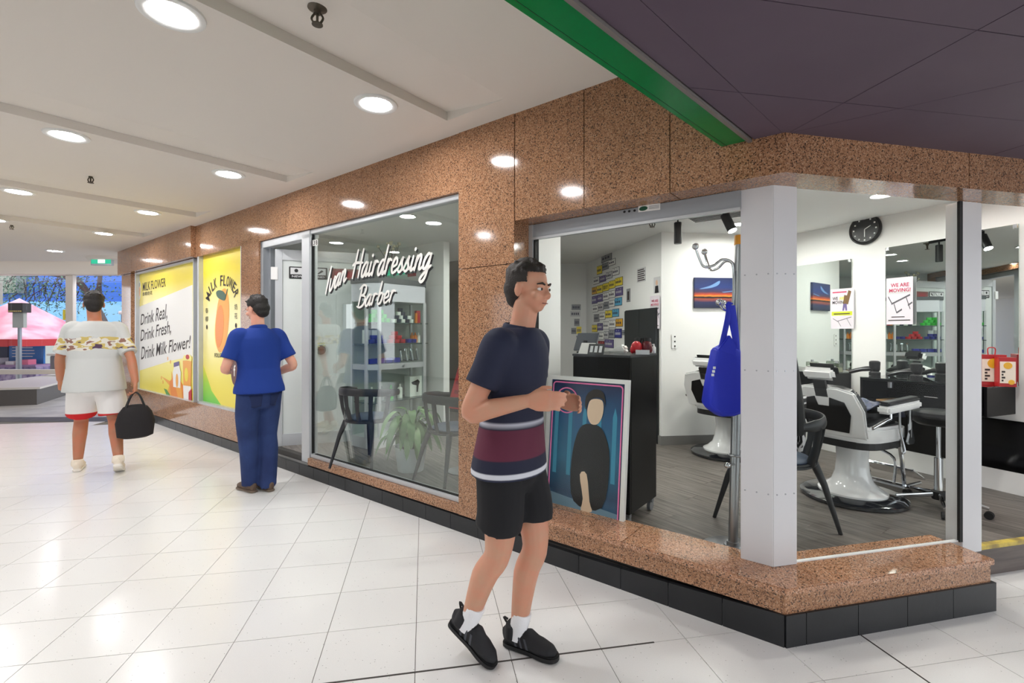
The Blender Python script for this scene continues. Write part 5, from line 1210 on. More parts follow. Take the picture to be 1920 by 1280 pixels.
for k, a in enumerate((PI-.12, PI*.5+.5, -.45, -PI*.5+.35)):
    c, s = math.cos(a), math.sin(a)
    def hp(r, z): p = at(z); return (p.x+c*r, p.y+s*r, z)
    hk = MB().tube(smoothline([hp(.03, 1.50), hp(.034, 1.62), hp(.05, 1.675), hp(.10, 1.69), hp(.15, 1.655), hp(.20, 1.65), hp(.225, 1.69), hp(.25, 1.76)], 6), .0085, 10).build('hook', CHROME, t, smooth=True)
    MB().ell(hp(.252, 1.77), .02).build('hook_ball', CHROME, hk, smooth=True)
    hk = MB().tube(smoothline([hp(.03, 1.52), hp(.034, 1.42), hp(.05, 1.395), hp(.085, 1.40), hp(.105, 1.43)], 6), .0085, 10).build('hook', CHROME, t, smooth=True)
    MB().ell(hp(.11, 1.44), .02).build('hook_ball', CHROME, hk, smooth=True)
rg = MB(); rg.tube([(at(.55).x+.036*math.cos(k*PI/10), .036*math.sin(k*PI/10), .55) for k in range(20)], .006, 8, closed=True); rg.build('ring', CS, t, smooth=True)
MB().tube([(at(.50).x-.05, -.03, .5), (at(.50).x+.3, .05, .515)], .005, 8).build('umbrella_bar', CS, t); MB().ell((at(.5).x-.06, -.035, .5), .018).build('bar_ball', CHROME, t, smooth=True)
BAGB = mat('royal_blue_fabric', (32, 48, 200), .6, bump=.35, bscale=9)
dB = pb.y-.06; o_ = atd(1368, 574, dB)
t = thing('tote_bag', 'royal blue fabric tote bag hanging from the coat stand', 'bag', o_)
def bp(px, py): p = atd(px, py, dB); return (p.x-o_.x, p.z-o_.z)
out = [bp(*p) for p in ((1338, 653), (1362, 640), (1398, 666), (1393, 720), (1385, 772), (1368, 778), (1345, 779), (1330, 768), (1322, 756), (1327, 705))]
mb = MB(); n = len(out); cxm = sum(p[0] for p in out)/n; czm = sum(p[1] for p in out)/n; L = []
for y, s_ in ((-.05, .90), (-.042, .97), (-.02, 1.0), (.02, 1.0), (.042, .97), (.05, .90)): L.append([(cxm+(x-cxm)*s_, y*(1+.5*(z < czm)), czm+(z-czm)*s_) for x, z in out])
vs = [p for l in L for p in l]; fs_ = []
for k in range(5):
    for i in range(n): fs_.append((k*n+i, (k+1)*n+i, (k+1)*n+(i+1) % n, k*n+(i+1) % n))
fs_ += [tuple(range(n)), tuple(range(6*n-1, 5*n-1, -1))]; mb.add(vs, fs_); o = mb.build('bag_body', BAGB, t, bevel=.012)
fl_ = [bp(*p) for p in ((1339, 656), (1361, 627), (1374, 648), (1373, 668))]; MB().flat(fl_, -.052, -.02).build('folded_flap', BAGB, t, bevel=.006)
for y, a, b in ((-.03, (1347, 645), (1349, 640)), (.02, (1389, 668), (1392, 668))):
    p = [bp(*a), ((bp(*a)[0]+0)/2, bp(*a)[1]*.5), (0, -.0)]; MB().tube(smoothline([(p[0][0], y, p[0][1]-.03), (p[1][0], y, p[1][1]), (-.004, y*.3, .0), (.004, y*.3, .006)], 5), (.016, .004), 8).build('strap', BAGB, t, smooth=True)
p = bp(1377, 664); MB().tube(smoothline([(p[0], -.035, p[1]-.03), (p[0]*.6, -.03, p[1]*.5), (.006, -.012, .004)], 5), (.02, .004), 8).build('strap', BAGB, t, smooth=True)
for i in range(3): q_ = bp(1330-i*1.5, 688+i*6.5); MB().cbox((q_[0]+.006, -.054, q_[1]), (.014, .004, .014)).build('white_mark', WHITE, t)
co = thing('black_coat', 'long black coat hanging behind the corner column on the coat stand', 'coat', Vector((pb.x+.345, pb.y+.12, 0)))
mb = MB(); rr_ = []
for z, rx, ry in ((.83, .15, .07), (.86, .155, .075), (1.0, .145, .07), (1.2, .115, .06), (1.4, .08, .05), (1.55, .045, .035), (1.62, .015, .015)): rr_.append((0, 0, z, rx, ry))
mb.rings(rr_, 28)
mb.v = [(x*(1+.06*math.sin(9*math.atan2(y, x))), y*(1+.2*math.sin(7*math.atan2(y, x+1e-6))), z) for x, y, z in mb.v]; mb.build('coat_body', mat('black_wool', (12, 12, 15), .85), co, smooth=True)
MB().tube(smoothline([(0, 0, 1.60), (-.08, -.02, 1.66), (-.17, -.05, 1.64)], 4), .006, 6).build('hanging_loop', BLACKM, co)

# ================================================================ waiting chairs (rounded back rail on broad spindles)
CHM = mat('chair_black_plastic', (30, 31, 34), .45)
def make_chair(loc, rz, lab):
    t = thing('waiting_chair', lab, 'chair', loc, rz, 'black round-backed waiting chairs')
    p = [(.24*math.cos(a*PI/16)*(1.0), .235*math.sin(a*PI/16)) for a in range(32)]
    MB().prism(p, .425, .45).build('seat', CHM, t, bevel=.01)
    arc = [(-.27*math.cos(a), .275*math.sin(a), .70+.018*math.cos(a)) for a in [(-1.95+3.9*i/20) for i in range(21)]]
    MB().tube(arc, [(.016, .028)]*2+[(.013, .036)]*17+[(.016, .028)]*2, 10).build('back_rail', CHM, t, smooth=True)
    for a in (-1.35, -.72, -.24, .24, .72, 1.35):
        c, s = -math.cos(a), math.sin(a); MB().tube([(c*.215, s*.215, .44), (c*.25, s*.25, .56), (c*.265, s*.27, .69)], [(.011, .03), (.009, .022), (.01, .028)], 8).build('spindle', CHM, t, smooth=True)
    for sx in (-1, 1):
        for sy in (-1, 1): MB().tube([(sx*.16, sy*.15, .435), (sx*.2, sy*.19, .3), (sx*.27, sy*.245, 0)], [.026, .02, .012], 10).build('leg', CHM, t, smooth=True)
    MB().lathe([(0, .45), (.2, .45), (.205, .46), (.19, .472), (0, .476)], 28).build('seat_pad', mat('seat_pad_blue_grey', (62, 74, 92), .6), t, smooth=True); return t
f0 = atz(1578, 1010, IZ)
c3 = Vector((f0.x-.30, f0.y+.20, IZ)); ch = make_chair(c3, math.radians(200), 'black round-backed chair partly behind the white corner column')
g0 = atz(703, 889, IZ); dup(ch, Vector((g0.x-.14, g0.y+.33, IZ)), math.radians(66), 'black round-backed chair left of the potted plant in the left shop window')
g1_ = atz(850, 925, IZ); dup(ch, Vector((g1_.x-.02, g1_.y+.33, IZ)), math.radians(40), 'black round-backed chair right of the potted plant in the left shop window')

# ================================================================ potted plant
pp = atz(768, 884, IZ); pp = Vector((pp.x, pp.y+.05, IZ)); t = thing('potted_plant', 'leafy green plant in a pale grey pot behind the left shop window', 'plant', pp)
MB().lathe([(.11, 0), (.115, .004), (.145, .22), (.15, .225), (.138, .225), (.13, .19), (0, .19)], 32).build('pot', mat('pale_pot', (206, 212, 216), .5), t, smooth=True)
MB().lathe([(0, .185), (.132, .19), (.0, .2)], 24).build('soil', mat('soil', (60, 48, 40), .9), t)
LG_, LG2 = mat('leaf_green', (88, 122, 74), .45), mat('leaf_pale_green', (128, 158, 108), .45); rnd = random.Random(5)
for i in range(44):
    a = rnd.random()*2*PI; L_ = rnd.uniform(.2, .4); out_ = rnd.uniform(.05, .18); top = rnd.uniform(.14, .36); dr = rnd.uniform(.0, .2); c, s = math.cos(a), math.sin(a)
    st_ = smoothline([(c*.02, s*.02, .2), (c*out_*.5, s*out_*.5, .2+top*.75), (c*out_, s*out_, .2+top), (c*(out_+.10), s*(out_+.10), .2+top-dr*.5), (c*(out_+.16), s*(out_+.16), .2+top-dr-.08)], 4)
    k0 = 6; mb = MB(); mb.tube(st_[:k0+2], .004, 5); n = len(st_)-k0; vs = []
    for j in range(n):
        u = j/(n-1); w_ = .034*math.sin(PI*min(1, u*.96+.03))**.8; p_ = st_[k0+j]; vs += [(p_.x-s*w_, p_.y+c*w_, p_.z+.008), (p_.x, p_.y, p_.z), (p_.x+s*w_, p_.y-c*w_, p_.z+.008)]
    mb.add(vs, [(j*3+q_, j*3+q_+1, j*3+q_+4, j*3+q_+3) for j in range(n-1) for q_ in (0, 1)]); mb.build('leaf', LG_ if i % 3 else LG2, t, smooth=True)

# red sign on a stand
pr_ = atd(868, 700, 4.35); t = thing('red_sign_stand', 'red tapered sign with black print on a grey stand in the left shop window', 'sign', (pr_.x, pr_.y, IZ), R1)
MB().flat([(-.19, .56), (.19, .56), (.09, 1.02), (-.02, 1.02)], -.012, .012).build('sign_board', RED, t); MB().flat([(-.186, .575), (.186, .575), (.178, .62), (-.174, .62)], -.015, -.012).build('black_band', INKB, t)
for i in range(3): MB().flat([(-.1+i*.02, .70+i*.09), (.1-i*.012, .70+i*.09), (.1-i*.015, .735+i*.09), (-.09+i*.02, .735+i*.09)], -.014, -.012).build('print_line', REDD, t)
MB().cyl((0, .0, .02), (0, 0, .57), .014, n=12).build('stand_pole', CS, t); MB().lathe([(.14, 0), (.14, .012), (.03, .025), (0, .025)], 28).build('stand_base', CS, t, smooth=True)

# ================================================================ glass display cabinet and its goods
FC = Frame(F1.P(-3.97, .60), (B1.x, B1.y)); cw, cd = .85, .37
t = thing('display_cabinet', 'aluminium and glass display cabinet of hair products inside the entrance', 'cabinet', FC.P(cw/2, 0, IZ), FC.r)
w = cw/2; ch_ = .1
foot = [(-w+ch_, 0), (w-ch_, 0), (w, ch_), (w, cd), (-w, cd), (-w, ch_)]
MB().prism(foot, 0, .12).build('plinth', LGREY, t); MB().prism(foot, .85, .91).build('mid_rail', ALU, t); MB().prism(foot, 1.60, 1.80).build('header_box', mat('cabinet_header', (206, 208, 216), .35), t, bevel=.004)
MB().prism([(x*1.02, y*1.02-.005) for x, y in foot], 1.80, 1.86).build('top_slab', mat('cabinet_top', (84, 88, 92), .4), t)
for x, y in foot: MB().cbox((x*.975, y*.95+.01, .86), (.03, .03, 1.5)).build('post', ALU, t)
CG = glass('cabinet_glass', (.95, 1, .97), .8, .98)
for z0, z1 in ((.12, .85), (.91, 1.60)):
    for a, b in ((0, 1), (1, 2), (5, 0), (2, 3), (4, 5)):
        (x0, y0), (x1, y1) = foot[a], foot[b]; MB().add([(x0*.985, y0*.98+.006, z0), (x1*.985, y1*.98+.006, z0), (x1*.985, y1*.98+.006, z1), (x0*.985, y0*.98+.006, z1)], [(0, 1, 2, 3)]).build('glass_pane', CG, t)
MB().box(-w+.02, w-.02, cd-.01, cd, .12, 1.6).build('back_panel', mat('cabinet_back', (188, 196, 192), .4), t)
SH = [.915, 1.135, 1.37]; 
for z in (1.12, 1.355, .48): MB().box(-w+.02, w-.02, .03, cd-.01, z, z+.012).build('shelf', mat('dark_shelf_glass', (70, 84, 82), .1), t)
MB().cyl((0, -.004, .88), (0, -.016, .88), .012, n=12).build('lock', STEEL, t)
def good(kind, x, y, z, m, lab, grp, w=.03, h_=.04):
    p = FC.P(x, y, IZ+z+.0005); nm = kind
    if kind == 'jar': o = MB().lathe([(w*.92, 0), (w, .004), (w, h_*.6), (w*1.04, h_*.62), (w*1.04, h_), (0, h_)], 18).build(nm, m, smooth=True, loc=p)
    elif kind == 'bottle': o = MB().lathe([(w, 0), (w, h_*.7), (w*.4, h_*.8), (w*.4, h_), (0, h_)], 14).build(nm, m, smooth=True, loc=p)
    else: o = MB().box(-w, w, -w*.7, w*.7, 0, h_).build(nm, m, bevel=.003, loc=p, rotz=FC.r)
    tag(o, lab, kind.replace('_', ' '), grp)
z = SH[2]
for r_, n in ((0, 4), (1, 3), (2, 2)):
    for i in range(n): good('jar', .06+i*.075+r_*.03, .11, z+r_*.046, LIME, 'green jar, %s in the %s tier of the green stack' % (ordn[i], ('bottom', 'middle', 'top')[r_]), 'green jars in the cabinet', .036, .045)
NAVY = mat('navy_jar', (40, 48, 70), .35)
for r_, n in ((0, 5), (1, 4), (2, 2), (3, 1)):
    for i in range(n): good('jar', .40+i*.062+r_*.03, .13, z+r_*.042, NAVY if (i+r_) % 2 else WHITE, '%s jar, %s in tier %s of the dark and white stack' % ('navy' if (i+r_) % 2 else 'white', ordn[i], ('one', 'two', 'three', 'four')[r_]), 'dark and white jars in the cabinet', .03, .041)
good('box', .775, .16, z, RED, 'red upright carton at the right end of the upper shelf', 'cartons', .03, .15); good('box', .735, .14, z, ORANGE2, 'orange upright carton on the upper shelf', 'cartons', .016, .12)
z = SH[1]
for r_, n in ((0, 3), (1, 2)):
    for i in range(n): good('jar', .07+i*.08+r_*.03, .10, z+r_*.047, BLUE, 'blue jar, %s in the %s tier of the middle shelf' % (ordn[i], ('lower', 'upper')[r_]), 'blue jars in the cabinet', .037, .045)
for r_, n in ((0, 3), (1, 2), (2, 1)):
    for i in range(n): good('jar', .33+i*.085+r_*.03, .11, z+r_*.045, RED, 'red jar, %s in the %s tier of the middle shelf' % (ordn[i], ('lower', 'middle', 'upper')[r_]), 'red jars in the cabinet', .039, .043)
for i in range(2): good('jar', .585+i*.078, .10, z, BLUE, 'blue jar right of the red jars, %s one' % ordn[i], 'blue jars in the cabinet', .036, .045)
for i in range(3): good('bottle', .70+i*.05, .17, z, ORANGE2 if i < 2 else WHITE, '%s bottle at the right of the middle shelf, %s one' % ('orange' if i < 2 else 'white', ordn[i]), 'orange bottles in the cabinet', .024, .12)
for i in range(2): good('box', .06+i*.09, .17, z, WHITE, 'white carton behind the blue jars, %s one' % ordn[i], 'white cartons', .04, .15)
z = SH[0]
for i in range(4): good('box', .08+i*.105, .10, z, BLUE, 'dark blue flat box on the lowest lit shelf, %s from the left' % ordn[i], 'blue flat boxes', .046, .055)
def clipper(i):
    t2 = thing('hair_clipper', 'silver hair clipper tool on the lowest lit shelf, %s from the left' % ordn[i], 'clipper', FC.P(.50+i*.085, .12, IZ+z), FC.r+.3*i)
    MB().tube([(0, 0, .012), (0, .01, .06), (0, .02, .13)], [.016, .019, .013], 10).build('clipper_body', STEEL, t2, smooth=True); MB().box(-.016, .016, .014, .03, .125, .15).build('blade', CHROME, t2); MB().tube(smoothline([(0, 0, .012), (.02, .02, .008), (.015, .07, .02), (-.015, .05, .01)], 4), .004, 6).build('cord', BLACKM, t2)
for i in range(4): clipper(i)
for i in range(4): good('bottle', .12+i*.13, .16, .492, (WHITE, GREY, LIME, WHITE)[i], '%s bottle on the low shelf, %s from the left' % (('white', 'grey', 'green', 'white')[i], ordn[i]), 'low shelf bottles', .03, .16)
t2 = thing('dryer_carton', 'white carton printed with a black hair dryer, right side of the low shelf', 'box', FC.P(.70, .15, IZ+.495), FC.r); MB().box(-.09, .09, -.05, .05, 0, .24).build('carton', WHITE, t2)
MB().flat([(-.07, .17), (.03, .2), (.06, .17), (.04, .13), (.03, .05), (.01, .05), (.01, .13), (-.05, .145)], -.053, -.05).build('dryer_print', INKB, t2)
t2 = thing('flower_vase', 'glass vase of dried twigs and pale flowers on top of the display cabinet', 'vase', FC.P(.40, .18, IZ+1.86))
MB().lathe([(.05, 0), (.04, .06), (.03, .14), (.045, .22), (.042, .22), (.027, .14), (.0, .02)], 20).build('vase', CG, t2, smooth=True)
mb = MB(); rnd = random.Random(9); ends = []
for i in range(16): a = rnd.random()*6.3; r_ = rnd.uniform(.03, .16); p_ = (r_*math.cos(a), r_*math.sin(a), rnd.uniform(.3, .45)); ends.append(p_); mb.tube([(0, 0, .05), (p_[0]*.3, p_[1]*.3, .22), p_], .003, 5)
mb.build('twigs', BARK, t2)['kind'] = 'stuff'
mb = MB()
for p_ in ends: mb.ell(p_, rnd.uniform(.012, .024), 8, 5)
mb.build('dried_flowers', mat('dried_flower', (196, 190, 160), .8), t2)['kind'] = 'stuff'
t2, w_, h_ = notice('exit_sign', 'green running man exit sign on the wall above the display cabinet', 'exit sign', FK, (722, 498, 762, 514), -.03); MB().box(-w_/2, w_/2, 0, .028, 0, h_).build('sign_box', EXG, t2); MB().flat([(-.02, h_*.2), (.01, h_*.2), (.0, h_*.5), (.03, h_*.75), (-.01, h_*.85), (-.035, h_*.6)], -.003, 0).build('running_figure', EXW, t2); MB().flat([(w_*.15, h_*.4), (w_*.3, h_*.4), (w_*.3, h_*.25), (w_*.42, h_*.5), (w_*.3, h_*.75), (w_*.3, h_*.6), (w_*.15, h_*.6)], -.003, 0).build('arrow', EXW, t2)
t2, w_, h_ = notice('red_notice', 'small red and white notice on the wall right of the vase', 'notice', FK, (764, 506, 780, 518), -.003); MB().box(-w_/2, w_/2, 0, .003, 0, h_).build('sheet', RED, t2); MB().box(-w_*.42, w_*.42, -.002, 0, h_*.5, h_*.9).build('white_print', WHITE, t2)
# plates and OPEN disc on the opened door
FDL = Frame(F1.P(h[0], h[1]+.05), (A1.x*math.cos(da)+B1.x*math.sin(da), A1.y*math.cos(da)+B1.y*math.sin(da)))
t2 = thing('souvenir_plate', 'black and grey NEW ZEALAND souvenir plate on the open door', 'sign', FDL.P(.34, .012, 2.04), FDL.r)
MB().box(-.2, .2, -.006, .002, 0, .135).build('plate', INKB, t2, bevel=.004)
for i in range(3): MB().box(-.185+i*.125, -.068+i*.125, -.008, -.006, .048, .122).build('picture_panel', LGREY, t2)
MB().ell((-.125, -.009, .09), (.02, .002, .02), 12, 6).build('bird_mark', INKB, t2); MB().flat([(-.03, .055), (.03, .11), (.035, .105), (-.02, .055)], -.0095, -.008).build('figure_mark', INKB, t2); MB().flat([(.09, .06), (.14, .105), (.16, .09), (.11, .058)], -.0095, -.008).build('fern_mark', INKB, t2)
mb = MB(); text(mb, 'NEW ZEALAND', -.17, .17, .014, .036, -.0085, 0, .02); mb.build('plate_words', LGREY, t2)
t2 = thing('red_plate', 'dull red souvenir plate beside the black one on the open door', 'sign', FDL.P(.72, .012, 2.04), FDL.r); MB().box(-.16, .16, -.006, .002, 0, .13).build('plate', mat('dull_red', (128, 66, 60), .5), t2, bevel=.004); MB().box(-.1, .1, -.008, -.006, .03, .1).build('picture_panel', REDD, t2)
t2 = thing('open_sign', 'round dark OPEN sign hanging by a chain on the open door', 'sign', FDL.P(.47, .004, 1.24), FDL.r)
MB().flat([(.055*math.cos(k*PI/16), .055*math.sin(k*PI/16)) for k in range(32)], -.012, -.004).build('disc', mat('slate_disc', (86, 90, 88), .6), t2)
mb = MB(); text(mb, 'OPEN', -.04, .04, -.012, .012, -.0135, 0, .03); mb.build('words', INKB, t2)
mb = MB(); mb.tube([(-.035, -.006, .04), (0, -.004, .21), (.035, -.006, .04)], .002, 5); mb.build('chain', STEEL, t2); mb = MB()
for i in range(9): a = i*.7; mb.ell((.04*math.cos(a), -.012, .05+.025*math.sin(a*1.7)), (.012, .006, .008), 6, 4)
mb.build('flowers', mat('pale_flower', (214, 214, 160), .8), t2)['kind'] = 'stuff'
# ================================================================ people
def skinmat(name, c):
    m = mat(name, c, .5, noise=((min(255, c[0]+8), c[1]-6, c[2]-6), 14)); b = m.node_tree.nodes['Principled BSDF']
    b.inputs['Subsurface Weight'].default_value = .12; b.inputs['Subsurface Radius'].default_value = (.02, .008, .004); return m
V = Vector
def hand(mb, w, d, n, curl, side):      # wrist, direction, palm normal (towards the palm side), curl 0..1, side: thumb direction sign
    d = V(d).normalized(); n = V(n); n = (n-d*n.dot(d)).normalized(); x = d.cross(n)*side
    w = V(w); pe = w+d*.09
    mb.tube([w-d*.01, w+d*.03, w+d*.065, pe], [(.021, .021), (.036, .017), (.042, .016), (.040, .014)] if abs(x.z) < .7 else [(.021, .021), (.018, .036), (.016, .042), (.014, .040)], 12) if False else None
    for k in range(5):      # palm as side-by-side rods so that it is wide and flat
        o = x*(-.030+.015*k); mb.tube([w+o*.45, w+d*.04+o*.9, pe+o], [.015, .0165, .0135], 10)
    L = [.072, .08, .075, .058]
    for k in range(4):
        o = x*(.032-.0205*k); p = pe+o-d*.004; a = curl*(.55+.08*k); pts = [p-d*.02, p]; dirn = d.copy()
        for s, f in ((0, .45), (1, .31), (2, .24)):
            ax = d*math.cos(a*(s+1)*.9)+n*math.sin(a*(s+1)*.9); p = p+ax*L[k]*f; pts.append(p)
        mb.tube(pts, [.0092, .0092, .0088, .0082, .007], 8); mb.ell(tuple(p), .0068, 8, 5)
    p = w+d*.025+x*.03; t1 = p+(x*.6+d*.75+n*.25).normalized()*.04; t2 = t1+(d*.85+x*.1+n*.5).normalized()*.032
    mb.tube([w+d*.01+x*.018, p, t1, t2], [.014, .0135, .0105, .008], 8); mb.ell(tuple(t2), .0078, 8, 5)
def limb(mb, pts, rs, n=12):
    sp = smoothline(pts, 5); k = len(sp); r = []
    for i in range(k):
        t = i/(k-1)*(len(rs)-1); a = int(min(t, len(rs)-2)); f = t-a; r.append(rs[a]*(1-f)+rs[a+1]*f)
    mb.tube(sp, r, n)
def shoe(par, ank, pitch, m_up, m_sole, sneaker=True, yaw=0.0, stripes=None):
    M = Matrix.Translation(ank) @ Matrix.Rotation(PI/2+yaw, 4, 'Z') @ Matrix.Rotation(pitch, 4, 'Y') @ Matrix.Translation((0, 0, -.09))
    so = MB(); so.m = M; out = [(-.075, .0), (-.065, .03), (-.02, .036), (.06, .038), (.12, .047), (.17, .04), (.195, .018), (.2, 0), (.195, -.02), (.17, -.04), (.12, -.044), (.06, -.036), (-.02, -.036), (-.065, -.03)]
    p = [tuple(v[:2]) for v in smoothline(out, 3, True)]; so.prism(p, .0, .028 if sneaker else .02); s_ = MB()
    s_.m = M
    s_.tube([(-.075, 0, .045), (-.06, 0, .05), (-.02, 0, .052), (.05, 0, .05), (.11, 0, .043), (.16, 0, .036), (.188, 0, .03)], [(.016, .03), (.031, .042), (.036, .044), (.039, .042), (.045, .034), (.038, .024), (.016, .012)], 20)
    s_.tube([(-.03, 0, .05), (-.028, 0, .09), (-.026, 0, .112)], [(.035, .05), (.036, .05), (.033, .046)], 18)
    s_.tube([(.02, 0, .07), (.06, 0, .085), (.10, 0, .068)], [(.03, .02), (.028, .02), (.024, .014)], 12)
    up = baked(s_, 'shoe', m_up, par, .005, 5); so.build('sole', m_sole, up, bevel=.006)
    lc = MB(); lc.m = M
    for i in range(4): lc.tube(smoothline([(.035+i*.02, -.026, .085-i*.008), (.042+i*.02, 0, .104-i*.010), (.035+i*.02, .026, .085-i*.008)], 4), .0028, 6)
    lc.build('laces', m_sole if sneaker else m_up, up)
    if stripes:
        for i in range(3):
            for sd in (-1, 1):
                st = MB(); st.m = M; st.add([(.0+i*.028, sd*.0405, .032), (.012+i*.028, sd*.041, .032), (-.004+i*.028, sd*.0375, .075), (-.016+i*.028, sd*.037, .075)], [(0, 1, 2, 3)]); st.build('side_stripe', stripes, up)
        tb = MB(); tb.m = M; tb.tube(smoothline([(-.056, 0, .095), (-.078, 0, .122), (-.056, 0, .118)], 4), .005, 6); tb.build('pull_tab', m_up, up)
    return up
def person(lab, loc, rz, P, sk, hair_m, scale=1.0):
    t = thing('person', lab, 'person', loc, rz); t.scale = (scale,)*3
    mb = MB(); lx, ly = P.get('lean', (0, 0)); sh = lambda z: (lx*max(0, z-.9)/.6, ly*max(0, z-.9)/.6)
    rg = []
    for z, rx, ry in ((.80, .10, .09), (.88, .155, .115), (.97, .155, .11), (1.08, .145, .105), (1.2, .16, .112), (1.32, .178, .118), (1.40, .168, .10), (1.45, .11, .075), (1.48, .06, .06)):
        a, b = sh(z); rg.append((a, b, z, rx, ry))
    mb.rings(rg, 28)
    hx, hy = sh(1.66); hx += P['head'][0]; hy += P['head'][1]; hz = 1.655
    mb.tube([(sh(1.42)[0], sh(1.42)[1]-.01, 1.40), (hx*.6+sh(1.5)[0]*.4, hy*.6+sh(1.5)[1]*.4-.01, 1.50), (hx, hy-.012, 1.60)], [.07, .056, .056], 16)
    for s, k in ((-1, 'l'), (1, 'r')):
        hp = V((s*.09, 0, .90)); kn, an = V(P['knee_'+k]), V(P['ankle_'+k])
        limb(mb, [hp, hp*.5+kn*.5+V((s*.004, .012, 0)), kn, kn*.65+an*.35+V((0, -.018, 0)), an], [.088, .08, .058, .058, .036], 16)
        fd = P.get('foot_'+k, 0); mb.tube([an+(kn-an).normalized()*.02, an-(kn-an).normalized()*.035], [.034, .03], 10)
        so = V((s*.175+sh(1.4)[0], sh(1.4)[1], 1.405)); el, wr = V(P['elbow_'+k]), V(P['wrist_'+k])
        limb(mb, [so+V((-s*.03, 0, .0)), so, so*.45+el*.55, el, el*.6+wr*.4, wr], [.05, .056, .046, .039, .04, .026], 14)
        hd = P.get('hand_'+k, (0, 1, 0)); hn = P.get('palm_'+k, (-s, 0, 0)); hand(mb, wr, hd, hn, P.get('curl', .7), P.get('thumb_'+k, s))
    # head, turned by head yaw
    H = Matrix.Translation((hx, hy, hz)) @ Matrix.Rotation(P['head'][2], 4, 'Z') @ Matrix.Rotation(P['head'][3], 4, 'X')
    mb.m = H
    mb.ell((0, -.012, .03), (.074, .093, .083), 22, 14); mb.ell((0, .022, -.035), (.060, .068, .066), 18, 12); mb.ell((0, .045, -.078), (.034, .034, .026), 14, 8)
    mb.ell((0, .075, .012), (.052, .014, .014), 12, 8)
    mb.tube([(0, .084, .008), (0, .098, -.02), (0, .104, -.034)], [.008, .011, .014], 8); mb.ell((-.012, .092, -.036), .009, 8, 6); mb.ell((.012, .092, -.036), .009, 8, 6)
    mb.ell((0, .083, -.058), (.024, .009, .006), 10, 6); mb.ell((0, .081, -.069), (.02, .009, .006), 10, 6)
    for s in (-1, 1): mb.ell((s*.076, -.005, -.012), (.010, .02, .032), 10, 8); mb.ell((s*.04, .068, -.028), (.022, .02, .02), 10, 8)
    body = baked(mb, 'body', sk, t, .0058, 5, .5)
    for s in (-1, 1):
        e = MB(); e.m = H; e.ell((s*.031, .077, -.004), (.012, .011, .0075), 12, 8); ey = e.build('eye', mat_eye, t, smooth=True)
        e = MB(); e.m = H; e.ell((s*.031, .088, -.004), (.006, .003, .006), 10, 6); e.build('iris', mat_iris, ey, smooth=True)
        e = MB(); e.m = H; e.tube([(s*.014, .090, .016), (s*.032, .089, .022), (s*.052, .075, .016)], [.004, .0045, .003], 6); e.build('eyebrow', hair_m, t, smooth=True)
    e = MB(); e.m = H; e.tube([(-.021, .0885, -.0632), (0, .0925, -.0638), (.021, .0885, -.0632)], [.0018, .0028, .0018], 6); e.build('mouth', mat_lip, t, smooth=True)
    h_ = MB(); h_.m = H; rnd = random.Random(len(lab))
    h_.ell((0, -.02, .042), (.083, .098, .085), 24, 14); h_.ell((0, -.055, -.005), (.078, .066, .066), 18, 12); h_.ell((0, -.058, -.045), (.062, .05, .05), 16, 10)
    for i in range(70):
        a = rnd.random()*6.3; b = rnd.uniform(.15, 1.5); c = V((.08*math.cos(a)*math.cos(b), -.02+.094*math.sin(a)*math.cos(b), .045+.08*math.sin(b))); 
        if c.y > .05 and c.z < .075: continue
        h_.tube([c*1.0, c+V((rnd.uniform(-.014, .014), rnd.uniform(.0, .022), .006))], [.013, .006], 6)
    # keep the face clear
    h_.v = [v for v in h_.v]
    hb = baked(h_, 'hair', hair_m, t, .006, 2)
    Hi = H.inverted(); bm = bmesh.new(); bm.from_mesh(hb.data)
    bmesh.ops.delete(bm, geom=[v for v in bm.verts if (Hi @ v.co).y > .035+.2*max(0, (Hi @ v.co).z-.06) and (Hi @ v.co).z < .066+0*v.co.x or ((Hi @ v.co).y > -.012 and (Hi @ v.co).z < .02)], context='VERTS'); bm.to_mesh(hb.data); bm.free()
    return t, sh, H
mat_eye = mat('eye_white', (236, 234, 230), .2); mat_iris = mat('iris', (52, 36, 26), .2); mat_lip = mat('lip_line', (136, 76, 70), .5)
HAIRB = mat('dark_hair', (30, 25, 23), .6, bump=.4, bscale=120); HAIRM = mat('brown_black_hair', (40, 33, 29), .6, bump=.4, bscale=120)
def shirt(t, sh, P, m_, hem, z1=1.455, g=.022, sl=.62, wide=1.0, nm='shirt'):
    mb = MB(); rg = []
    for z, rx, ry in ((hem, .21, .16), (hem+.04, .207, .157), (1.02, .184, .138), (1.12, .172, .126), (1.22, .182, .13), (1.32, .196, .134), (1.385, .192, .124), (1.43, .155, .108), (1.462, .108, .096), (1.482, .080, .082)):
        if z < hem: continue
        a, b = sh(z); rg.append((a, b, z, rx*wide, ry*wide))
    mb.rings(rg, 32)
    for s, k in ((-1, 'l'), (1, 'r')):
        so = V((s*.175+sh(1.4)[0], sh(1.4)[1], 1.405)); el = V(P['elbow_'+k]); mid = so+(el-so)*sl
        limb(mb, [so+V((-s*.05, 0, .0)), so, so+(el-so)*.35, mid], [.07, .074, .07, .074], 16)
    o = baked(mb, nm, m_, t, .009, 6); return o
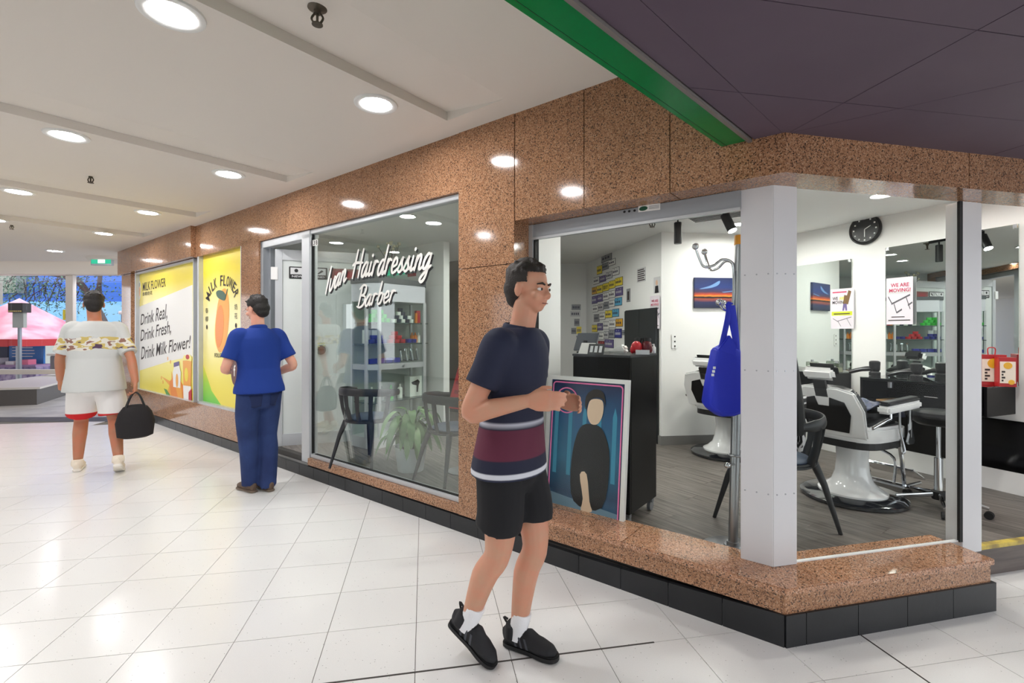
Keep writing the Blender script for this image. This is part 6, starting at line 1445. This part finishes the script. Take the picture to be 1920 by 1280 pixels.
def trousers(t, P, m_, end, nm, top=1.0, r=(.108, .1, .083, .08), g=0):
    mb = MB(); mb.rings([(0, 0, .76, .10, .098), (0, 0, .81, .15, .124), (0, 0, .88, .178, .136), (0, 0, .93, .176, .134), (0, 0, max(top-.03, .94), .170, .127), (0, 0, max(top, .95), .166, .123)], 28)
    for s, k in ((-1, 'l'), (1, 'r')):
        hp = V((s*.088, 0, .90)); kn, an = V(P['knee_'+k]), V(P['ankle_'+k])
        if end == 'long': limb(mb, [hp, hp*.5+kn*.5+V((s*.004, .012, 0)), kn, kn*.65+an*.35+V((0, -.018, 0)), an, an+V((0, 0, -.04))], [.108, .1, .08, .08, .072, .074], 18)
        else: limb(mb, [hp, hp*.5+kn*.5+V((s*.004, .012, 0)), hp+(kn-hp)*end], [r[0], r[1]*1.03, r[1]*1.04], 18)
    return baked(mb, nm, m_, t, .009, 5)

# --- man walking past the corner window
P_ = dict(lean=(0, .05), head=(0, .035, -.15, -.08), knee_l=(-.08, .09, .49), ankle_l=(-.07, .01, .092), knee_r=(.09, -.01, .50), ankle_r=(.09, -.155, .17),
          elbow_l=(-.235, .0, 1.13), wrist_l=(-.14, .19, 1.14), elbow_r=(.245, -.05, 1.13), wrist_r=(.19, .19, 1.19), hand_l=(.25, 1, .1), hand_r=(-.1, 1, .05), palm_l=(1, 0, -.3), palm_r=(-1, 0, -.3), curl=.8)
p, sh, H = person('man in a navy and maroon striped shirt and black shorts walking past the corner window', (-.011, 2.14, 0), math.radians(-118.1), P_, skinmat('skin_tan', (206, 156, 128)), HAIRM, .99)
ST = bands('striped_shirt', [(.82, (28, 34, 60)), (.852, (28, 34, 60)), (.856, (214, 216, 224)), (.872, (214, 216, 224)), (.876, (28, 32, 56)), (.925, (30, 32, 56)), (.93, (96, 34, 58)), (1.05, (92, 32, 56)), (1.055, (26, 30, 52)), (1.075, (190, 192, 204)), (1.085, (26, 30, 54)), (1.48, (30, 36, 62))], 2, .8)
for n_ in ST.node_tree.nodes:
    if n_.type == 'VALTORGB': n_.color_ramp.interpolation = 'LINEAR'
shirt(p, sh, P_, ST, .84, sl=.6)
mb = MB(); a, b = sh(1.47); mb.tube([(a+.066*math.cos(k*PI/12), b+.066*math.sin(k*PI/12), 1.472-.012*math.sin(k*PI/12)) for k in range(24)], [(.009, .022)]*24, 8, closed=True); mb.build('collar', mat('navy_collar', (28, 34, 60), .8), p, smooth=True)
trousers(p, P_, mat('black_shorts', (20, 20, 24), .85), .70, 'shorts', top=.96)
BS, BSO, STP = mat('black_sneaker', (26, 26, 30), .7, bump=.1, bscale=300), mat('black_sole', (18, 18, 20), .5), mat('sneaker_stripe', (66, 68, 76), .5)
SOCK = mat('white_sock', (240, 240, 242), .9, bump=.2, bscale=150)
for k, pit in (('l', 0), ('r', .52)):
    an = V(P_['ankle_'+k]); kn = V(P_['knee_'+k]); u = (kn-an).normalized(); shoe(p, an, pit, BS, BSO, True, 0, STP)
    mb = MB(); mb.tube([an-u*.04, an+u*.02, an+u*.075, an+u*.085], [.042, .042, .046, .043], 18); mb.build('sock', SOCK, p, smooth=True)

# --- man in blue seen from behind
P_ = dict(lean=(0, .03), head=(0, .02, .35, -.25), knee_l=(-.085, .05, .50), ankle_l=(-.06, .05, .092), knee_r=(.085, .03, .50), ankle_r=(.055, -.04, .092),
          elbow_l=(-.27, .04, 1.13), wrist_l=(-.17, .26, 1.08), elbow_r=(.285, -.05, 1.13), wrist_r=(.22, .17, 1.04), hand_l=(.3, 1, .0), hand_r=(-.4, 1, -.1), palm_l=(.5, 0, 1), palm_r=(-1, 0, .2), curl=.75)
p, sh, H = person('man in a blue polo shirt and jeans seen from behind beside the open shop door', (-2.294, 4.365, 0), math.radians(52), P_, skinmat('skin_fair', (226, 170, 146)), HAIRB, 1.0)
BLS = mat('blue_polo', (16, 54, 140), .85, bump=.25, bscale=14)
shirt(p, sh, P_, BLS, .90, sl=.72, wide=1.05)
mb = MB(); a, b = sh(1.47); mb.tube([(a+.068*math.cos(k*PI/12), b+.068*math.sin(k*PI/12), 1.474-.014*math.sin(k*PI/12)) for k in range(24)], [(.010, .026)]*24, 8, closed=True); mb.build('collar', BLS, p, smooth=True)
JE = mat('blue_denim', (30, 46, 92), .9, noise=((40, 60, 110), 5), bump=.2, bscale=60)
tr1 = trousers(p, P_, JE, 'long', 'jeans', top=1.0)
PKT = mat('denim_seam', (26, 40, 82), .9)
for s in (-1, 1):
    vs = []
    for j in range(6):
        v = j/5; z = .785+.10*v; ry = .119+(z-.785)*.17; rx = .140+(z-.785)*.42
        for i in range(6): x = s*.085+(i/5-.5)*(.09+.01*v); zz = z-(.015*(1-abs(i/2.5-1)) if j == 0 else 0); vs.append((x, -ry*math.sqrt(max(.05, 1-(x/rx)**2))-.0035, zz))
    o = MB().add(vs, [(j*6+i, j*6+i+1, (j+1)*6+i+1, (j+1)*6+i) for j in range(5) for i in range(5)]).build('back_pocket', PKT, tr1, smooth=True); o.modifiers.new('s', 'SOLIDIFY').thickness = .004
mb = MB(); mb.tube([(.170*math.cos(k*PI/14), .127*math.sin(k*PI/14), .975) for k in range(28)], [(.005, .018)]*28, 6, closed=True); mb.build('belt', mat('grey_belt', (112, 124, 140), .6), p, smooth=True)
SH1, SH2 = mat('brown_shoe', (96, 76, 62), .6, bump=.1, bscale=100), mat('brown_sole', (122, 106, 92), .6)
for k, yw in (('l', .1), ('r', .0)): shoe(p, V(P_['ankle_'+k]), 0, SH1, SH2, False, yw)
w_ = V(P_['wrist_l']); mw = Matrix.Translation((-2.294, 4.365, 0)) @ Matrix.Rotation(math.radians(52), 4, 'Z')
t = thing('mobile_phone', 'dark mobile phone in the left hand of the man in blue', 'phone', mw @ (w_+V((.035, .13, .03))), math.radians(52)-.3)
MB().box(-.036, .036, -.075, .075, 0, .008).build('case', BLACKM, t, bevel=.003); MB().box(-.033, .033, -.07, .07, .008, .009).build('screen', mat('phone_screen', (20, 24, 30), .1), t)

# --- man in a pale patterned shirt walking away
P_ = dict(lean=(0, .05), head=(-.02, .03, .1, -.15), knee_l=(-.13, .21, .50), ankle_l=(-.15, .17, .092), knee_r=(.15, .02, .50), ankle_r=(.2, -.22, .15),
          elbow_l=(-.27, .1, 1.13), wrist_l=(-.29, .22, .90), elbow_r=(.285, -.12, 1.12), wrist_r=(.33, -.22, .88), hand_l=(0, .3, -1), hand_r=(0, -.15, -1), palm_l=(1, 0, 0), palm_r=(-1, 0, 0), thumb_l=-1, thumb_r=1, curl=1.1)
p, sh, H = person('man in a pale shirt with a gold and purple pattern walking toward the far windows', (-4.3, 4.95, 0), math.radians(34), P_, skinmat('skin_warm', (186, 128, 98)), HAIRB, 1.05)
PS = bpy.data.materials.new('patterned_pale_shirt'); PS.use_nodes = True; nt = PS.node_tree; b_ = nt.nodes['Principled BSDF']; b_.inputs['Roughness'].default_value = .85
tc = nt.nodes.new('ShaderNodeTexCoord'); sp_ = nt.nodes.new('ShaderNodeSeparateXYZ'); nt.links.new(tc.outputs['Object'], sp_.inputs[0])
mp = nt.nodes.new('ShaderNodeMapping'); mp.inputs['Scale'].default_value = (7, 7, 16); nt.links.new(tc.outputs['Object'], mp.inputs[0]); nz = nt.nodes.new('ShaderNodeTexNoise'); nz.inputs['Scale'].default_value = 1.0; nz.inputs['Detail'].default_value = 2; nt.links.new(mp.outputs[0], nz.inputs[0])
rp = nt.nodes.new('ShaderNodeValToRGB'); rp.color_ramp.interpolation = 'CONSTANT'; rp.color_ramp.elements[0].color = lin((88, 66, 92)); rp.color_ramp.elements[1].position = .43; rp.color_ramp.elements[1].color = lin((206, 184, 110))
for q_, c_ in ((.52, (226, 222, 212)), (.62, (150, 110, 96))): e_ = rp.color_ramp.elements.new(q_); e_.color = lin(c_)
nt.links.new(nz.outputs[0], rp.inputs[0])
ad = nt.nodes.new('ShaderNodeMath'); ad.operation = 'MULTIPLY_ADD'; ad.inputs[1].default_value = .12; nt.links.new(nz.outputs[0], ad.inputs[0]); nt.links.new(sp_.outputs[2], ad.inputs[2])
r2 = nt.nodes.new('ShaderNodeValToRGB'); r2.color_ramp.interpolation = 'CONSTANT'; r2.color_ramp.elements[0].color = (0, 0, 0, 1); r2.color_ramp.elements[1].position = .27; r2.color_ramp.elements[1].color = (1, 1, 1, 1); e_ = r2.color_ramp.elements.new(.48); e_.color = (0, 0, 0, 1)
mr = nt.nodes.new('ShaderNodeMapRange'); mr.inputs[1].default_value = 1.1; mr.inputs[2].default_value = 1.7; nt.links.new(ad.outputs[0], mr.inputs[0]); nt.links.new(mr.outputs[0], r2.inputs[0])
mx = nt.nodes.new('ShaderNodeMix'); mx.data_type = 'RGBA'; mx.inputs[6].default_value = lin((206, 208, 206)); nt.links.new(rp.outputs[0], mx.inputs[7]); nt.links.new(r2.outputs[0], mx.inputs[0]); nt.links.new(mx.outputs[2], b_.inputs['Base Color'])
shirt(p, sh, P_, PS, .80, sl=.85, wide=1.18)
WSH = bands('white_red_shorts', [(.50, (206, 30, 36)), (.572, (206, 30, 36)), (.578, (236, 232, 230)), (.95, (240, 238, 236))], 2, .85)
trousers(p, P_, WSH, .86, 'shorts', top=.96, r=(.12, .118, .09, .09))
CRS, CRO = mat('cream_shoe', (238, 226, 208), .7, bump=.1, bscale=200), mat('cream_sole', (244, 238, 228), .6)
for k, pit in (('l', 0), ('r', .42)): shoe(p, V(P_['ankle_'+k]), pit, CRS, CRO, True)
mw = Matrix.Translation((-4.3, 4.95, 0)) @ Matrix.Rotation(math.radians(34), 4, 'Z') @ Matrix.Scale(1.05, 4)
q_ = mw @ (V(P_['wrist_r'])+V((0, -.02, -.10)))
t = thing('black_bag', 'soft black bag held low in the right hand of the man walking away', 'bag', q_, math.radians(34)+.2)
mb = MB(); mb.rings([(0, 0, -.46, .10, .06), (0, 0, -.44, .15, .085), (0, 0, -.3, .165, .09), (0, 0, -.2, .14, .075), (0, 0, -.14, .10, .05), (0, 0, -.12, .05, .03)], 22); mb.build('bag_body', mat('black_bag_cloth', (28, 24, 26), .8, bump=.3, bscale=18), t, smooth=True)
for y in (-.03, .03): MB().tube(smoothline([(-.08, y, -.16), (-.04, y*.6, -.04), (0, y*.2, .005), (.04, y*.6, -.04), (.08, y, -.16)], 5), .008, 8).build('handle', BLACKM, t, smooth=True)
